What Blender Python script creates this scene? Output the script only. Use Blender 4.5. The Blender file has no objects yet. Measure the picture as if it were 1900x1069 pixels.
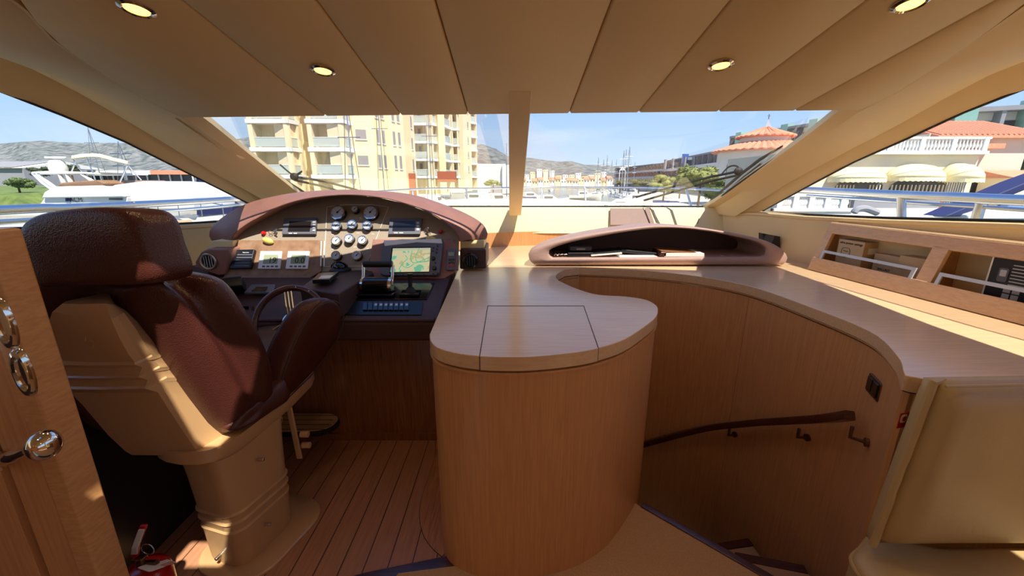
import bpy, math, random
from mathutils import Vector, Matrix, noise
random.seed(7)
SC = bpy.context.scene
COL = SC.collection
# ------------------------------------------------------------------ camera
F_PX = 740.0; PITCH = math.radians(14.8); EYE = Vector((0, 0, 1.5))
cd = bpy.data.cameras.new('camera'); cd.lens = F_PX * 36 / 1900; cd.sensor_width = 36
cd.clip_start = 0.02; cd.clip_end = 9000
cam = bpy.data.objects.new('camera', cd); COL.objects.link(cam)
cam.location = EYE; cam.rotation_euler = (math.pi / 2 - PITCH, 0, 0)
SC.camera = cam
# ------------------------------------------------------------------ colour management
vs = SC.view_settings
vs.view_transform = 'Standard'; vs.look = 'None'; vs.gamma = 1; vs.use_curve_mapping = False
vs.exposure = 0.92
# ------------------------------------------------------------------ sun
SUN_TO = Vector((0.36, -0.55, 1.0)).normalized()
sd = bpy.data.lights.new('sun', 'SUN'); sd.energy = 4.6; sd.angle = 0.009; sd.color = (1, 0.93, 0.8)
sun = bpy.data.objects.new('sun', sd); COL.objects.link(sun)
sun.rotation_euler = SUN_TO.to_track_quat('Z', 'Y').to_euler(); sun.location = (4, -6, 12)
# ------------------------------------------------------------------ world
W = bpy.data.worlds.new('sky'); SC.world = W; W.use_nodes = True
nt = W.node_tree; nt.nodes.clear()
o_ = nt.nodes.new('ShaderNodeOutputWorld'); bg = nt.nodes.new('ShaderNodeBackground')
tc = nt.nodes.new('ShaderNodeTexCoord'); sp = nt.nodes.new('ShaderNodeSeparateXYZ')
rp = nt.nodes.new('ShaderNodeValToRGB'); nz = nt.nodes.new('ShaderNodeTexNoise')
mp = nt.nodes.new('ShaderNodeMapping'); mp.inputs['Scale'].default_value = (1.2, 1.2, 7)
cr = nt.nodes.new('ShaderNodeValToRGB'); mx = nt.nodes.new('ShaderNodeMixRGB')
e = rp.color_ramp.elements
e[0].position = 0.0; e[0].color = (0.62, 0.78, 0.95, 1)
e[1].position = 0.6; e[1].color = (0.12, 0.28, 0.72, 1)
m_ = e.new(0.16); m_.color = (0.38, 0.60, 0.93, 1)
nz.inputs['Scale'].default_value = 2.2; nz.inputs['Detail'].default_value = 5
cr.color_ramp.elements[0].position = 0.5; cr.color_ramp.elements[0].color = (0, 0, 0, 1)
cr.color_ramp.elements[1].position = 0.95; cr.color_ramp.elements[1].color = (1, 1, 1, 1)
mx.inputs[2].default_value = (0.8, 0.87, 0.97, 1)
L = nt.links.new
L(tc.outputs['Generated'], sp.inputs[0]); L(sp.outputs['Z'], rp.inputs[0])
L(tc.outputs['Generated'], mp.inputs[0]); L(mp.outputs[0], nz.inputs['Vector']); L(nz.outputs['Fac'], cr.inputs[0])
L(cr.outputs[0], mx.inputs[0]); L(rp.outputs[0], mx.inputs[1]); L(mx.outputs[0], bg.inputs[0])
bg.inputs[1].default_value = 0.62
L(bg.outputs[0], o_.inputs[0])
# ------------------------------------------------------------------ pixel -> place helpers (only to read positions off the photograph)
RV = Vector((1, 0, 0)); FV = Vector((0, math.cos(PITCH), -math.sin(PITCH))); UV = Vector((0, math.sin(PITCH), math.cos(PITCH)))
def ray(px, py): return RV * ((px - 950) / F_PX) + UV * ((534.5 - py) / F_PX) + FV
def aY(px, py, y): d = ray(px, py); return EYE + d * (y / d.y)
def aX(px, py, x): d = ray(px, py); return EYE + d * (x / d.x)
def aZ(px, py, z): d = ray(px, py); return EYE + d * ((z - EYE.z) / d.z)
def aP(px, py, pl):
    pt, n = Vector(pl[0]), Vector(pl[1]); d = ray(px, py)
    return EYE + d * ((pt - EYE).dot(n) / d.dot(n))
# ------------------------------------------------------------------ materials
def lin(c):
    return tuple(((v / 255) / 12.92 if v / 255 <= 0.04045 else ((v / 255 + 0.055) / 1.055) ** 2.4) for v in c) + (1,)
MATS = {}
def mat(name, rgb, rough=0.5, metal=0.0, spec=0.5, coat=0.0, noise_amt=0.0, nscale=8, nstretch=(1, 1, 1), rgb2=None,
        bump=0.0, bscale=60, emit=None, estr=0.0, bkind='noise', alpha=None, sheen=0.0):
    m = bpy.data.materials.new(name); m.use_nodes = True; t = m.node_tree; b = t.nodes['Principled BSDF']
    b.inputs['Base Color'].default_value = lin(rgb); b.inputs['Roughness'].default_value = rough
    b.inputs['Metallic'].default_value = metal; b.inputs['Specular IOR Level'].default_value = spec
    b.inputs['Coat Weight'].default_value = coat; b.inputs['Coat Roughness'].default_value = 0.15
    b.inputs['Sheen Weight'].default_value = sheen
    if emit: b.inputs['Emission Color'].default_value = lin(emit); b.inputs['Emission Strength'].default_value = estr
    co = t.nodes.new('ShaderNodeTexCoord')
    if rgb2 or noise_amt:
        mpn = t.nodes.new('ShaderNodeMapping'); mpn.inputs['Scale'].default_value = nstretch
        n = t.nodes.new('ShaderNodeTexNoise'); n.inputs['Scale'].default_value = nscale; n.inputs['Detail'].default_value = 6
        r = t.nodes.new('ShaderNodeValToRGB'); c1 = lin(rgb)
        c2 = lin(rgb2) if rgb2 else tuple(v * (1 - noise_amt) for v in c1[:3]) + (1,)
        r.color_ramp.elements[0].position = 0.3; r.color_ramp.elements[0].color = c2
        r.color_ramp.elements[1].position = 0.7; r.color_ramp.elements[1].color = c1
        t.links.new(co.outputs['Object'], mpn.inputs[0]); t.links.new(mpn.outputs[0], n.inputs['Vector'])
        t.links.new(n.outputs['Fac'], r.inputs[0]); t.links.new(r.outputs[0], b.inputs['Base Color'])
    if bump:
        if bkind == 'voronoi':
            bn = t.nodes.new('ShaderNodeTexVoronoi'); out = bn.outputs['Distance']
        else:
            bn = t.nodes.new('ShaderNodeTexNoise'); bn.inputs['Detail'].default_value = 4; out = bn.outputs['Fac']
        bn.inputs['Scale'].default_value = bscale
        bp = t.nodes.new('ShaderNodeBump'); bp.inputs['Strength'].default_value = bump; bp.inputs['Distance'].default_value = 0.004
        t.links.new(co.outputs['Object'], bn.inputs['Vector']); t.links.new(out, bp.inputs['Height'])
        t.links.new(bp.outputs[0], b.inputs['Normal'])
    MATS[name] = m
    return m
def wood(name, rgb, rgb2, stretch, rough=0.38, coat=0.25, scale=14):
    m = mat(name, rgb, rough, coat=coat); t = m.node_tree; b = t.nodes['Principled BSDF']
    co = t.nodes.new('ShaderNodeTexCoord'); mpn = t.nodes.new('ShaderNodeMapping'); mpn.inputs['Scale'].default_value = stretch
    n = t.nodes.new('ShaderNodeTexNoise'); n.inputs['Scale'].default_value = scale; n.inputs['Detail'].default_value = 8; n.inputs['Distortion'].default_value = 0.6
    r = t.nodes.new('ShaderNodeValToRGB'); r.color_ramp.elements[0].position = 0.32; r.color_ramp.elements[0].color = lin(rgb2)
    r.color_ramp.elements[1].position = 0.62; r.color_ramp.elements[1].color = lin(rgb)
    bp = t.nodes.new('ShaderNodeBump'); bp.inputs['Strength'].default_value = 0.06; bp.inputs['Distance'].default_value = 0.002
    t.links.new(co.outputs['Object'], mpn.inputs[0]); t.links.new(mpn.outputs[0], n.inputs['Vector'])
    t.links.new(n.outputs['Fac'], r.inputs[0]); t.links.new(r.outputs[0], b.inputs['Base Color'])
    t.links.new(n.outputs['Fac'], bp.inputs['Height']); t.links.new(bp.outputs[0], b.inputs['Normal'])
    return m
def glass(name, tint, refl=0.06):
    m = bpy.data.materials.new(name); m.use_nodes = True; t = m.node_tree; t.nodes.clear()
    o = t.nodes.new('ShaderNodeOutputMaterial'); tr = t.nodes.new('ShaderNodeBsdfTransparent'); gl = t.nodes.new('ShaderNodeBsdfGlossy')
    tr.inputs[0].default_value = tint + (1,); gl.inputs['Roughness'].default_value = 0.02
    fr = t.nodes.new('ShaderNodeLayerWeight'); fr.inputs[0].default_value = 0.25
    mu = t.nodes.new('ShaderNodeMath'); mu.operation = 'MULTIPLY_ADD'; mu.inputs[1].default_value = 0.25; mu.inputs[2].default_value = refl
    x = t.nodes.new('ShaderNodeMixShader')
    t.links.new(fr.outputs['Fresnel'], mu.inputs[0]); t.links.new(mu.outputs[0], x.inputs[0])
    t.links.new(tr.outputs[0], x.inputs[1]); t.links.new(gl.outputs[0], x.inputs[2]); t.links.new(x.outputs[0], o.inputs[0])
    MATS[name] = m; return m
M = MATS
mat('cream_vinyl', (234, 208, 158), 0.55, noise_amt=0.06, nscale=3, bump=0.12, bscale=500)
mat('cream_panel', (240, 222, 168), 0.6, bump=0.05, bscale=300)
mat('seam_dark', (70, 50, 30), 0.8)
wood('oak_vertical', (210, 154, 100), (196, 140, 88), (9, 9, 0.35))
wood('oak_top', (226, 192, 150), (214, 178, 136), (0.5, 8, 8), rough=0.3, coat=0.5)
wood('oak_edge', (212, 158, 104), (198, 142, 90), (2, 2, 9))
wood('oak_light', (226, 182, 134), (214, 168, 120), (2, 2, 9))
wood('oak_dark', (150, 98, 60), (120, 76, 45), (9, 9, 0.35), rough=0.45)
wood('mahogany', (86, 44, 30), (52, 25, 18), (1, 8, 8), rough=0.3, coat=0.5)
mat('leather_brown', (76, 37, 31), 0.32, bump=0.25, bscale=260, bkind='voronoi', noise_amt=0.12, nscale=5)
mat('leather_dash', (154, 108, 94), 0.5, bump=0.3, bscale=240, bkind='voronoi', noise_amt=0.15, nscale=12)
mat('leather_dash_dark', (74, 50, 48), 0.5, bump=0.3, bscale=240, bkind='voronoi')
mat('leather_tan', (152, 120, 94), 0.5, rgb2=(124, 90, 64), nscale=20, bump=0.2, bscale=200)
mat('panel_grey', (152, 138, 120), 0.5, noise_amt=0.12, nscale=120, bump=0.1, bscale=400)
mat('shell_beige', (200, 160, 114), 0.3, coat=0.2, noise_amt=0.03)
mat('sofa_leather', (188, 162, 114), 0.45, noise_amt=0.1, nscale=6, bump=0.25, bscale=35)
mat('carpet_beige', (214, 172, 124), 0.95, noise_amt=0.18, nscale=160, bump=1.0, bscale=320, sheen=0.3)
mat('chrome', (225, 222, 218), 0.07, metal=1)
mat('steel', (205, 205, 208), 0.22, metal=1)
mat('brushed_metal', (190, 180, 165), 0.35, metal=0.9)
mat('bronze_metal', (120, 90, 70), 0.3, metal=0.9)
mat('black_plastic', (22, 22, 26), 0.35)
mat('black_gloss', (12, 12, 15), 0.1, coat=0.4)
mat('grey_plastic', (92, 94, 104), 0.45)
mat('silver_plastic', (196, 196, 198), 0.35, metal=0.2)
mat('white_plastic', (232, 230, 224), 0.4)
mat('lcd_green', (150, 158, 128), 0.25)
mat('screen_dark', (34, 30, 32), 0.12)
mat('white_ink', (235, 232, 225), 0.6)
mat('black_ink', (15, 15, 15), 0.6)
mat('red_plastic', (190, 25, 25), 0.4)
mat('red_paint', (176, 14, 18), 0.2, coat=0.6)
mat('yellow_plastic', (226, 205, 110), 0.45)
mat('cardboard', (196, 166, 128), 0.8, noise_amt=0.08, nscale=15)
mat('cardboard_brown', (168, 112, 66), 0.8, noise_amt=0.1, nscale=15)
mat('paper_white', (236, 232, 224), 0.75)
mat('rubber_black', (20, 20, 22), 0.6)
mat('white_gelcoat', (220, 220, 216), 0.25, coat=0.3)
mat('lamp_lens', (255, 225, 150), 0.3, emit=(255, 206, 110), estr=1.6)
glass('window_glass', (0.985, 0.99, 0.99), 0.01)
# ------------------------------------------------------------------ mesh collector
OFF = {}
class MB:
    def __init__(s): s.v = []; s.f = []
    def add(s, vs, fs):
        k = len(s.v); s.v += [Vector(v) for v in vs]; s.f += [tuple(i + k for i in f) for f in fs]; return s
    def box(s, c, d, R=None):
        hx, hy, hz = d[0] / 2, d[1] / 2, d[2] / 2; c = Vector(c)
        vs = [Vector((x, y, z)) for x in (-hx, hx) for y in (-hy, hy) for z in (-hz, hz)]
        if R is not None: vs = [R @ v for v in vs]
        return s.add([c + v for v in vs], [(0, 1, 3, 2), (4, 6, 7, 5), (0, 4, 5, 1), (2, 3, 7, 6), (0, 2, 6, 4), (1, 5, 7, 3)])
    def bx(s, x0, x1, y0, y1, z0, z1): return s.box(((x0 + x1) / 2, (y0 + y1) / 2, (z0 + z1) / 2), (x1 - x0, y1 - y0, z1 - z0))
    def prism(s, poly, vec):
        n = len(poly); vec = Vector(vec); a = [Vector(p) for p in poly]
        return s.add(a + [p + vec for p in a], [tuple(range(n))[::-1], tuple(range(n, 2 * n))] + [(i, (i + 1) % n, (i + 1) % n + n, i + n) for i in range(n)])
    def loft(s, rings, closed=True, caps=True, loop=False):
        n = len(rings[0]); k = len(rings); vs = [p for r in rings for p in r]; fs = []
        for i in range(k if loop else k - 1):
            a, b = i * n, ((i + 1) % k) * n
            for j in range(n if closed else n - 1): fs.append((a + j, a + (j + 1) % n, b + (j + 1) % n, b + j))
        if caps and closed and not loop: fs += [tuple(range(n))[::-1], tuple(range((k - 1) * n, k * n))]
        return s.add(vs, fs)
    def tube(s, pts, r, n=10, loop=False, caps=True):
        pts = [Vector(p) for p in pts]; k = len(pts); rs = r if isinstance(r, (list, tuple)) else [r] * k; rings = []; up = None
        for i, p in enumerate(pts):
            if loop: t = (pts[(i + 1) % k] - pts[i - 1])
            else: t = pts[min(i + 1, k - 1)] - pts[max(i - 1, 0)]
            t.normalize()
            if up is None: up = Vector((0, 0, 1)) if abs(t.z) < 0.9 else Vector((1, 0, 0))
            a = t.cross(up); a.normalize(); up = a.cross(t)
            rings.append([p + (a * math.cos(q) + up * math.sin(q)) * rs[i] for q in [2 * math.pi * j / n for j in range(n)]])
        return s.loft(rings, True, caps, loop)
    def cyl(s, a, b, r, r2=None, n=20): return s.tube([a, b], [r, r if r2 is None else r2], n)
    def lathe(s, prof, mtx=None, n=24):
        mtx = mtx or Matrix(); rings = [[mtx @ Vector((r * math.cos(2 * math.pi * j / n), r * math.sin(2 * math.pi * j / n), z)) for j in range(n)] for r, z in prof]
        return s.loft(rings)
    def ball(s, c, r, n=16, m=10, R=None):
        c = Vector(c); r = r if isinstance(r, (list, tuple)) else (r, r, r); rings = []
        for i in range(m + 1):
            a = math.pi * (i / m) ; a = min(max(a, 0.02), math.pi - 0.02); ring = []
            for j in range(n):
                b = 2 * math.pi * j / n; v = Vector((r[0] * math.sin(a) * math.cos(b), r[1] * math.sin(a) * math.sin(b), r[2] * math.cos(a)))
                ring.append(c + (R @ v if R is not None else v))
            rings.append(ring)
        return s.loft(rings)
    def build(s, name, m, parent=None, smooth=False, bevel=0, sub=0, seg=2, solid=0, local=False, angle=40):
        me = bpy.data.meshes.new(name)
        off = Vector((0, 0, 0)) if (parent is None or local) else OFF[parent]
        me.from_pydata([tuple(v - off) for v in s.v], [], s.f); me.update()
        ob = bpy.data.objects.new(name, me); COL.objects.link(ob); me.materials.append(M[m] if isinstance(m, str) else m)
        if parent is not None: ob.parent = parent; OFF[ob] = off
        else: OFF[ob] = Vector((0, 0, 0))
        import bmesh
        bm = bmesh.new(); bm.from_mesh(me); bmesh.ops.recalc_face_normals(bm, faces=bm.faces); bm.to_mesh(me); bm.free()
        if smooth:
            me.shade_smooth()
            if not sub:
                try: me.set_sharp_from_angle(angle=math.radians(angle))
                except Exception: pass
        if solid:
            q = ob.modifiers.new('solidify', 'SOLIDIFY'); q.thickness = solid; q.offset = 0
        if bevel:
            q = ob.modifiers.new('bevel', 'BEVEL'); q.width = bevel; q.segments = seg; q.limit_method = 'ANGLE'; q.angle_limit = math.radians(35)
            q.harden_normals = False; me.shade_smooth()
            w = ob.modifiers.new('weighted', 'WEIGHTED_NORMAL'); w.keep_sharp = True
        if sub:
            q = ob.modifiers.new('subdivision', 'SUBSURF'); q.levels = sub; q.render_levels = sub; me.shade_smooth()
        return ob
def tag(o, label=None, cat=None, group=None, kind=None):
    if label: o['label'] = label
    if cat: o['category'] = cat
    if group: o['group'] = group
    if kind: o['kind'] = kind
    return o
def struct(o): o['kind'] = 'structure'; return o
def thing(name, label, cat, loc=(0, 0, 0), group=None):
    o = bpy.data.objects.new(name, None); COL.objects.link(o); o.location = loc; o.empty_display_size = 0.05
    OFF[o] = Vector(loc); return tag(o, label, cat, group)
def copy_tree(o, parent=None):
    c = o.copy(); COL.objects.link(c)
    if parent is not None: c.parent = parent
    for ch in [x for x in bpy.data.objects if x.parent == o]: copy_tree(ch, c)
    return c
def text(s, name, m, size, mtx, parent, depth=0.0006, align='CENTER'):
    cu = bpy.data.curves.new(name + '_text', 'FONT'); cu.body = s; cu.size = size; cu.extrude = depth; cu.align_x = align; cu.align_y = 'CENTER'
    t = bpy.data.objects.new('tmp', cu); COL.objects.link(t); bpy.context.view_layer.update()
    me = bpy.data.meshes.new_from_object(t.evaluated_get(bpy.context.evaluated_depsgraph_get())); bpy.data.objects.remove(t)
    me.transform(mtx); me.transform(Matrix.Translation(-OFF[parent])); me.materials.clear(); me.materials.append(M[m])
    ob = bpy.data.objects.new(name, me); COL.objects.link(ob); ob.parent = parent; OFF[ob] = OFF[parent]; return ob
def frame(o, x, y):
    x = Vector(x).normalized(); z = x.cross(Vector(y)).normalized(); y = z.cross(x)
    m = Matrix((x, y, z)).transposed().to_4x4(); m.translation = Vector(o); return m
def spline(pts, n=6, closed=False):
    pts = [Vector(p) for p in pts]; k = len(pts); out = []
    for i in range(k if closed else k - 1):
        g = lambda j: pts[j % k] if closed else pts[min(max(j, 0), k - 1)]
        p0, p1, p2, p3 = g(i - 1), g(i), g(i + 1), g(i + 2)
        for q in range(n):
            t = q / n
            out.append(0.5 * ((2 * p1) + (p2 - p0) * t + (2 * p0 - 5 * p1 + 4 * p2 - p3) * t * t + (3 * p1 - p0 - 3 * p2 + p3) * t ** 3))
    if not closed: out.append(pts[-1])
    return out
def rrect(w, h, r, n=4):
    o = []
    for cx, cy, a in ((w / 2 - r, h / 2 - r, 0), (-w / 2 + r, h / 2 - r, 90), (-w / 2 + r, -h / 2 + r, 180), (w / 2 - r, -h / 2 + r, 270)):
        for i in range(n + 1):
            b = math.radians(a + 90 * i / n); o.append((cx + r * math.cos(b), cy + r * math.sin(b)))
    return o
# ================================================================== SHELL OF THE WHEELHOUSE
def cz(y): return 2.15 - 0.203 * max(y, 0.6)           # underside of the headliner
CEIL = ((0, 0, 2.15), (0, 0.203, 1))
WS = ((0, 3.7, 1.285), (0, 0.383, 1))                   # windscreen plane
RW = ((2.3, 1.5, 1.2), (1, 0.17, 0.25)); LW = ((-2.3, 1.5, 1.2), (-1, 0.17, 0.25))
def resample(pts, n):
    pts = [Vector(p) for p in pts]; d = [0]
    for a, b in zip(pts, pts[1:]): d.append(d[-1] + (b - a).length)
    out = []
    for i in range(n):
        t = d[-1] * i / (n - 1); j = 0
        while j < len(pts) - 2 and d[j + 1] < t: j += 1
        u = (t - d[j]) / max(d[j + 1] - d[j], 1e-9); out.append(pts[j].lerp(pts[j + 1], min(max(u, 0), 1)))
    return out
# --- headliner: long upholstered panels with seams between them
edgeL = [aP(x, y, CEIL) for x, y in ((338, 218), (236, 169), (157, 118), (98, 75), (55, 31), (39, 0))]
edgeR = [aP(x, y, CEIL) for x, y in ((1596, 204), (1666, 172), (1761, 111), (1841, 57), (1900, 6))]
edgeL += [Vector((-1.16, 0.6, cz(0.6))), Vector((-1.16, -4, cz(0)))]; edgeR += [Vector((1.25, 0.6, cz(0.6))), Vector((1.25, -4, cz(0)))]
seams = [aP(x, y, CEIL).x for x, y in ((610, 220), (748, 220), (870, 218), (1055, 215), (1180, 215), (1325, 213), (1470, 208))]
def edge_x(edge, y):
    for a, b in zip(edge, edge[1:]):
        if (a.y - y) * (b.y - y) <= 0 and abs(a.y - b.y) > 1e-6: return a.x + (b.x - a.x) * (a.y - y) / (a.y - b.y)
    return edge[0].x if y > edge[0].y else edge[-1].x
yf = lambda x: edgeL[0].y + (edgeR[0].y - edgeL[0].y) * (x - edgeL[0].x) / (edgeR[0].x - edgeL[0].x)
b = MB(); xs = [None] + seams + [None]
ys = [1.0, 0.98, 0.95, 0.9, 0.84, 0.78, 0.7, 0.62, 0.5, 0.32]
rows = 14
HATCH = (-0.74, -0.40, 0.04, 0.72)                       # roof hatch: x0, x1, y0, y1
for i in range(8):
    def xl(y): return edge_x(edgeL, y) if i == 0 else seams[i - 1] + 0.0015
    def xr(y): return edge_x(edgeR, y) if i == 7 else seams[i] - 0.0015
    yy = [None, 1.7, 1.6, 1.5, 1.4, 1.3, 1.2, 1.1, 1.0, 0.8, 0.6, -0.05, -4.0]
    rl = []
    for y in yy:
        x0 = xl(y if y is not None else 1.9); x1 = xr(y if y is not None else 1.9)
        if y is None:
            y0, y1 = yf(x0), yf(x1)
            if i == 0: x0 = edgeL[0].x
            if i == 7: x1 = edgeR[0].x
        else: y0 = y1 = y
        e = 0.006
        rl.append([Vector((x0, y0, cz(y0) + e)), Vector((x0 + e, y0, cz(y0))), Vector((x1 - e, y1, cz(y1))), Vector((x1, y1, cz(y1) + e)), Vector((x1, y1, cz(y1) + 0.05)), Vector((x0, y0, cz(y0) + 0.05))])
    # leave the hatch opening free
    hi, lo = [r for r, y in zip(rl, yy) if y is None or y >= 0.8], [r for r, y in zip(rl, yy) if y is not None and y <= -0.05]
    xm0, xm1 = rl[5][0].x, rl[5][3].x
    if xm1 > HATCH[0] and xm0 < HATCH[1]: b.loft(hi); b.loft(lo)
    else: b.loft(rl)
struct(b.build('ceiling', 'cream_vinyl', smooth=True, angle=60))
# recessed dark backing behind the seams and the rolled border strip along both sides
b = MB()
for s in seams: b.add([(s - .004, yf(s) - .004, cz(yf(s)) + .012), (s + .004, yf(s) - .004, cz(yf(s)) + .012), (s + .004, .85, cz(.85) + .012), (s - .004, .85, cz(.85) + .012)], [(0, 1, 2, 3)])
struct(b.build('trim_1', 'seam_dark'))
for nm, ed, sx in (('trim_2', edgeL, -1), ('trim_3', edgeR, 1)):
    b = MB(); r = resample(ed, 40)
    b.loft([[p + Vector((sx * 0.0, 0, 0.004)), p + Vector((sx * .012, .004, .004)), p + Vector((sx * .016, .005, .05)), p + Vector((0, 0, .05))] for p in r])
    struct(b.build(nm, 'cream_vinyl', smooth=True))
# --- outer roof skin, its curved front edge shades the helm
zr = lambda y: cz(y) + 0.12
b = MB()
def slab(poly):
    b.loft([[Vector((x, y, zr(y))) for x, y in poly], [Vector((x, y, zr(y) + .05)) for x, y in poly]])
RX = 1.85
slab([(-RX, .68), (-RX, 1.3), (-1.62, 1.85), (-.8, 1.95), (-.2, 2.12), (.8, 2.12), (1.66, 1.98), (RX, 1.3), (RX, .68)])
# sunroof over the helm: two narrow openings with a bar between them
def strip(y0, y1, x0=None, x1=None):
    if x0 is None: slab([(-RX, y0), (-RX, y1), (RX, y1), (RX, y0)])
    else: slab([(-RX, y0), (-RX, y1), (x0, y1), (x0, y0)]); slab([(x1, y0), (x1, y1), (RX, y1), (RX, y0)])
slab([(-RX, .34), (-RX, .68), (-.46, .68), (-.70, .585), (-.705, .48), (-.53, .34)]); slab([(-.46, .34), (-.46, .68), (RX, .68), (RX, .34)]); strip(.20, .34); strip(.06, .20, -.61, -.38); strip(-4, .06)
struct(b.build('roof', 'white_gelcoat'))
# --- pillars: two upholstered facets on each side
def pts(l, pl): return [aP(x, y, pl) for x, y in l]
def shift(pl, d): return (tuple(Vector(pl[0]) - Vector(pl[1]).normalized() * d), pl[1])
CE = ((0, 0, 2.17), (0, 0.203, 1)); WSI = shift(WS, 0.03)
winR = pts(((1900, 165), (1790, 208), (1682, 258), (1586, 300), (1510, 340), (1415, 392)), RW)
winL = pts(((0, 169), (116, 214), (232, 263), (350, 322), (468, 381), (492, 404)), LW)
creR = pts(((1900, 108), (1777, 169), (1691, 220), (1586, 274), (1472, 334), (1367, 401)), shift(RW, .07))
creL = pts(((0, 100), (118, 157), (255, 236), (377, 310), (491, 373), (530, 396)), shift(LW, .07))
upR = pts(((1900, 6), (1841, 57), (1761, 111), (1666, 172), (1598, 205)), CE) + pts(((1500, 272), (1420, 326), (1345, 377), (1308, 394)), WSI)
upL = pts(((39, 0), (55, 31), (98, 75), (157, 118), (236, 169), (340, 218)), CE) + pts(((440, 290), (534, 360), (590, 398)), WSI)
glR = pts(((1568, 200), (1480, 264), (1400, 320), (1350, 355), (1330, 372), (1308, 383)), WS)
glL = pts(((356, 213), (450, 284), (546, 356), (580, 382)), WS)
for sx, win, cre, up in ((1, winR, creR, upR), (-1, winL, creL, upL)):
    a = win[0]; win.insert(0, Vector((a.x + sx * -.05, .9, 2.0))); win.insert(0, Vector((a.x - sx * .05, -4, 2.04)))
    a = cre[0]; cre.insert(0, Vector((a.x, .8, 2.04))); cre.insert(0, Vector((a.x, -4, 2.06)))
    a = up[0]; up.insert(0, Vector((sx * 1.25, .6, cz(.6) + .02))); up.insert(0, Vector((sx * 1.25, -4, cz(0) + .02)))
def skin(rows, name, m, n=40, solid=0.0, outward=None, sm=True):
    b = MB(); R = [resample(r, n) for r in rows]; k = len(R)
    b.loft(R, closed=False, caps=False)
    return b.build(name, m, smooth=sm)
for nm, sx, win, cre, up, gl in (('left', -1, winL, creL, upL, glL), ('right', 1, winR, creR, upR, glR)):
    out = Vector((sx * .05, .02, .03))
    W_, C_, U_ = resample(win, 40), resample(cre, 40), resample(up, 40)
    b = MB()
    rings = []
    for w, c, u in zip(W_, C_, U_):
        m1 = c.lerp(u, .05) + Vector((sx * .022, .006, .012)); mid = c + Vector((0, 0, .002)); m2 = c.lerp(u, .04) + Vector((-sx * .004, -.003, -.004))
        rings.append([w + out * .4, w, m1, mid, m2, u, u + Vector((-sx * .07, 0, .02)), u + Vector((-sx * .07, 0, .05)), u + Vector((sx * .03, .03, .06)), c + Vector((sx * .09, .05, .06))])
    b.loft(rings)
    struct(b.build('wall_' + nm + '_pillar', 'cream_vinyl', smooth=True, angle=25))
    # reveal between the pillar's inner edge and the windscreen glass
    u2 = resample([p for p in up if p.z < 1.79 and p.y > 1.7], 16); g2 = resample(gl, 16)
    b = MB(); b.loft([u2, g2, [p + Vector((sx * .05, .02, .01)) for p in g2], [p + Vector((sx * .06, .03, 0)) for p in u2]], closed=False, caps=False)
    struct(b.build('trim_9' if sx < 0 else 'trim_10', 'cream_vinyl', smooth=True))
# --- windows
def pane(name, poly, label_black=True, r=.006, thick=.006, frame_pts=None):
    n = (poly[1] - poly[0]).cross(poly[2] - poly[0]).normalized()
    g = struct(MB().prism(poly, n * thick).build(name, 'window_glass'))
    f = MB().tube(frame_pts or poly, r, 6, loop=frame_pts is None).build('window_frame', 'rubber_black', g)
    return g
def onpl(pl, y=None, x=None, z=None):
    p, n = Vector(pl[0]), Vector(pl[1])
    if z is None: return Vector((x, y, p.z - ((x - p.x) * n.x + (y - p.y) * n.y) / n.z))
    return Vector((p.x - ((y - p.y) * n.y + (z - p.z) * n.z) / n.x, y, z))
wsTL, wsTR = onpl(WS, y=2.15, x=-1.66), onpl(WS, y=2.15, x=1.7)
wb = lambda px: aP(px, 383, WS)
wsL = [wsTL] + glL[1:] + [wb(700), wb(952), onpl(WS, y=2.15, x=.01)]
wsR = [wb(952)] + [wb(1150)] + glR[::-1][:-1] + [wsTR, onpl(WS, y=2.15, x=.01)]
pane('window_1', wsL, r=.008); pane('window_2', wsR, r=.008)
botL = pts(((404, 411), (295, 417), (0, 424)), LW); botR = pts(((1415, 392), (1500, 398), (1650, 404), (1900, 410)), RW)
aftL = [onpl(LW, y=.2, z=1.34), onpl(LW, y=.2, z=1.98)]; aftR = [onpl(RW, y=.2, z=1.36), onpl(RW, y=.2, z=1.98)]
pane('window_3', botL + aftL + [onpl(LW, y=p.y, z=p.z) for p in winL[1:]])
pane('window_4', (botR + aftR + [onpl(RW, y=p.y, z=p.z) for p in winR[1:-1]]))
# --- side walls below the windows
for nm, bot, pl, sx in (('left', [winL[-1]] + botL + [onpl(LW, y=.2, z=1.34)], LW, -1), ('right', botR + [onpl(RW, y=.2, z=1.36)], RW, 1)):
    bot = [Vector(p) for p in bot]; q = []
    a0 = bot[0]; first = Vector((a0.x - sx * .16, 3.75, 1.26)); bot.insert(0, first)
    ext = bot
    b = MB()
    for dz0, dx0 in (): pass
    b.loft([[p + Vector((sx * .06, 0, .0)) for p in ext], [p + Vector((sx * .0, 0, -.006)) for p in ext], [p + Vector((-sx * .022, 0, -.014)) for p in ext],
            [p + Vector((-sx * .022, 0, -.03)) for p in ext], [p + Vector((-sx * .008, 0, -.04)) for p in ext], [Vector((p.x + sx * .05, p.y, .0)) for p in ext], [Vector((p.x + sx * .12, p.y, 0)) for p in ext], [p + Vector((sx * .12, 0, 0)) for p in ext]], closed=False, caps=False)
    struct(b.build('wall_' + nm, 'cream_vinyl', smooth=True, angle=30))
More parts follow.
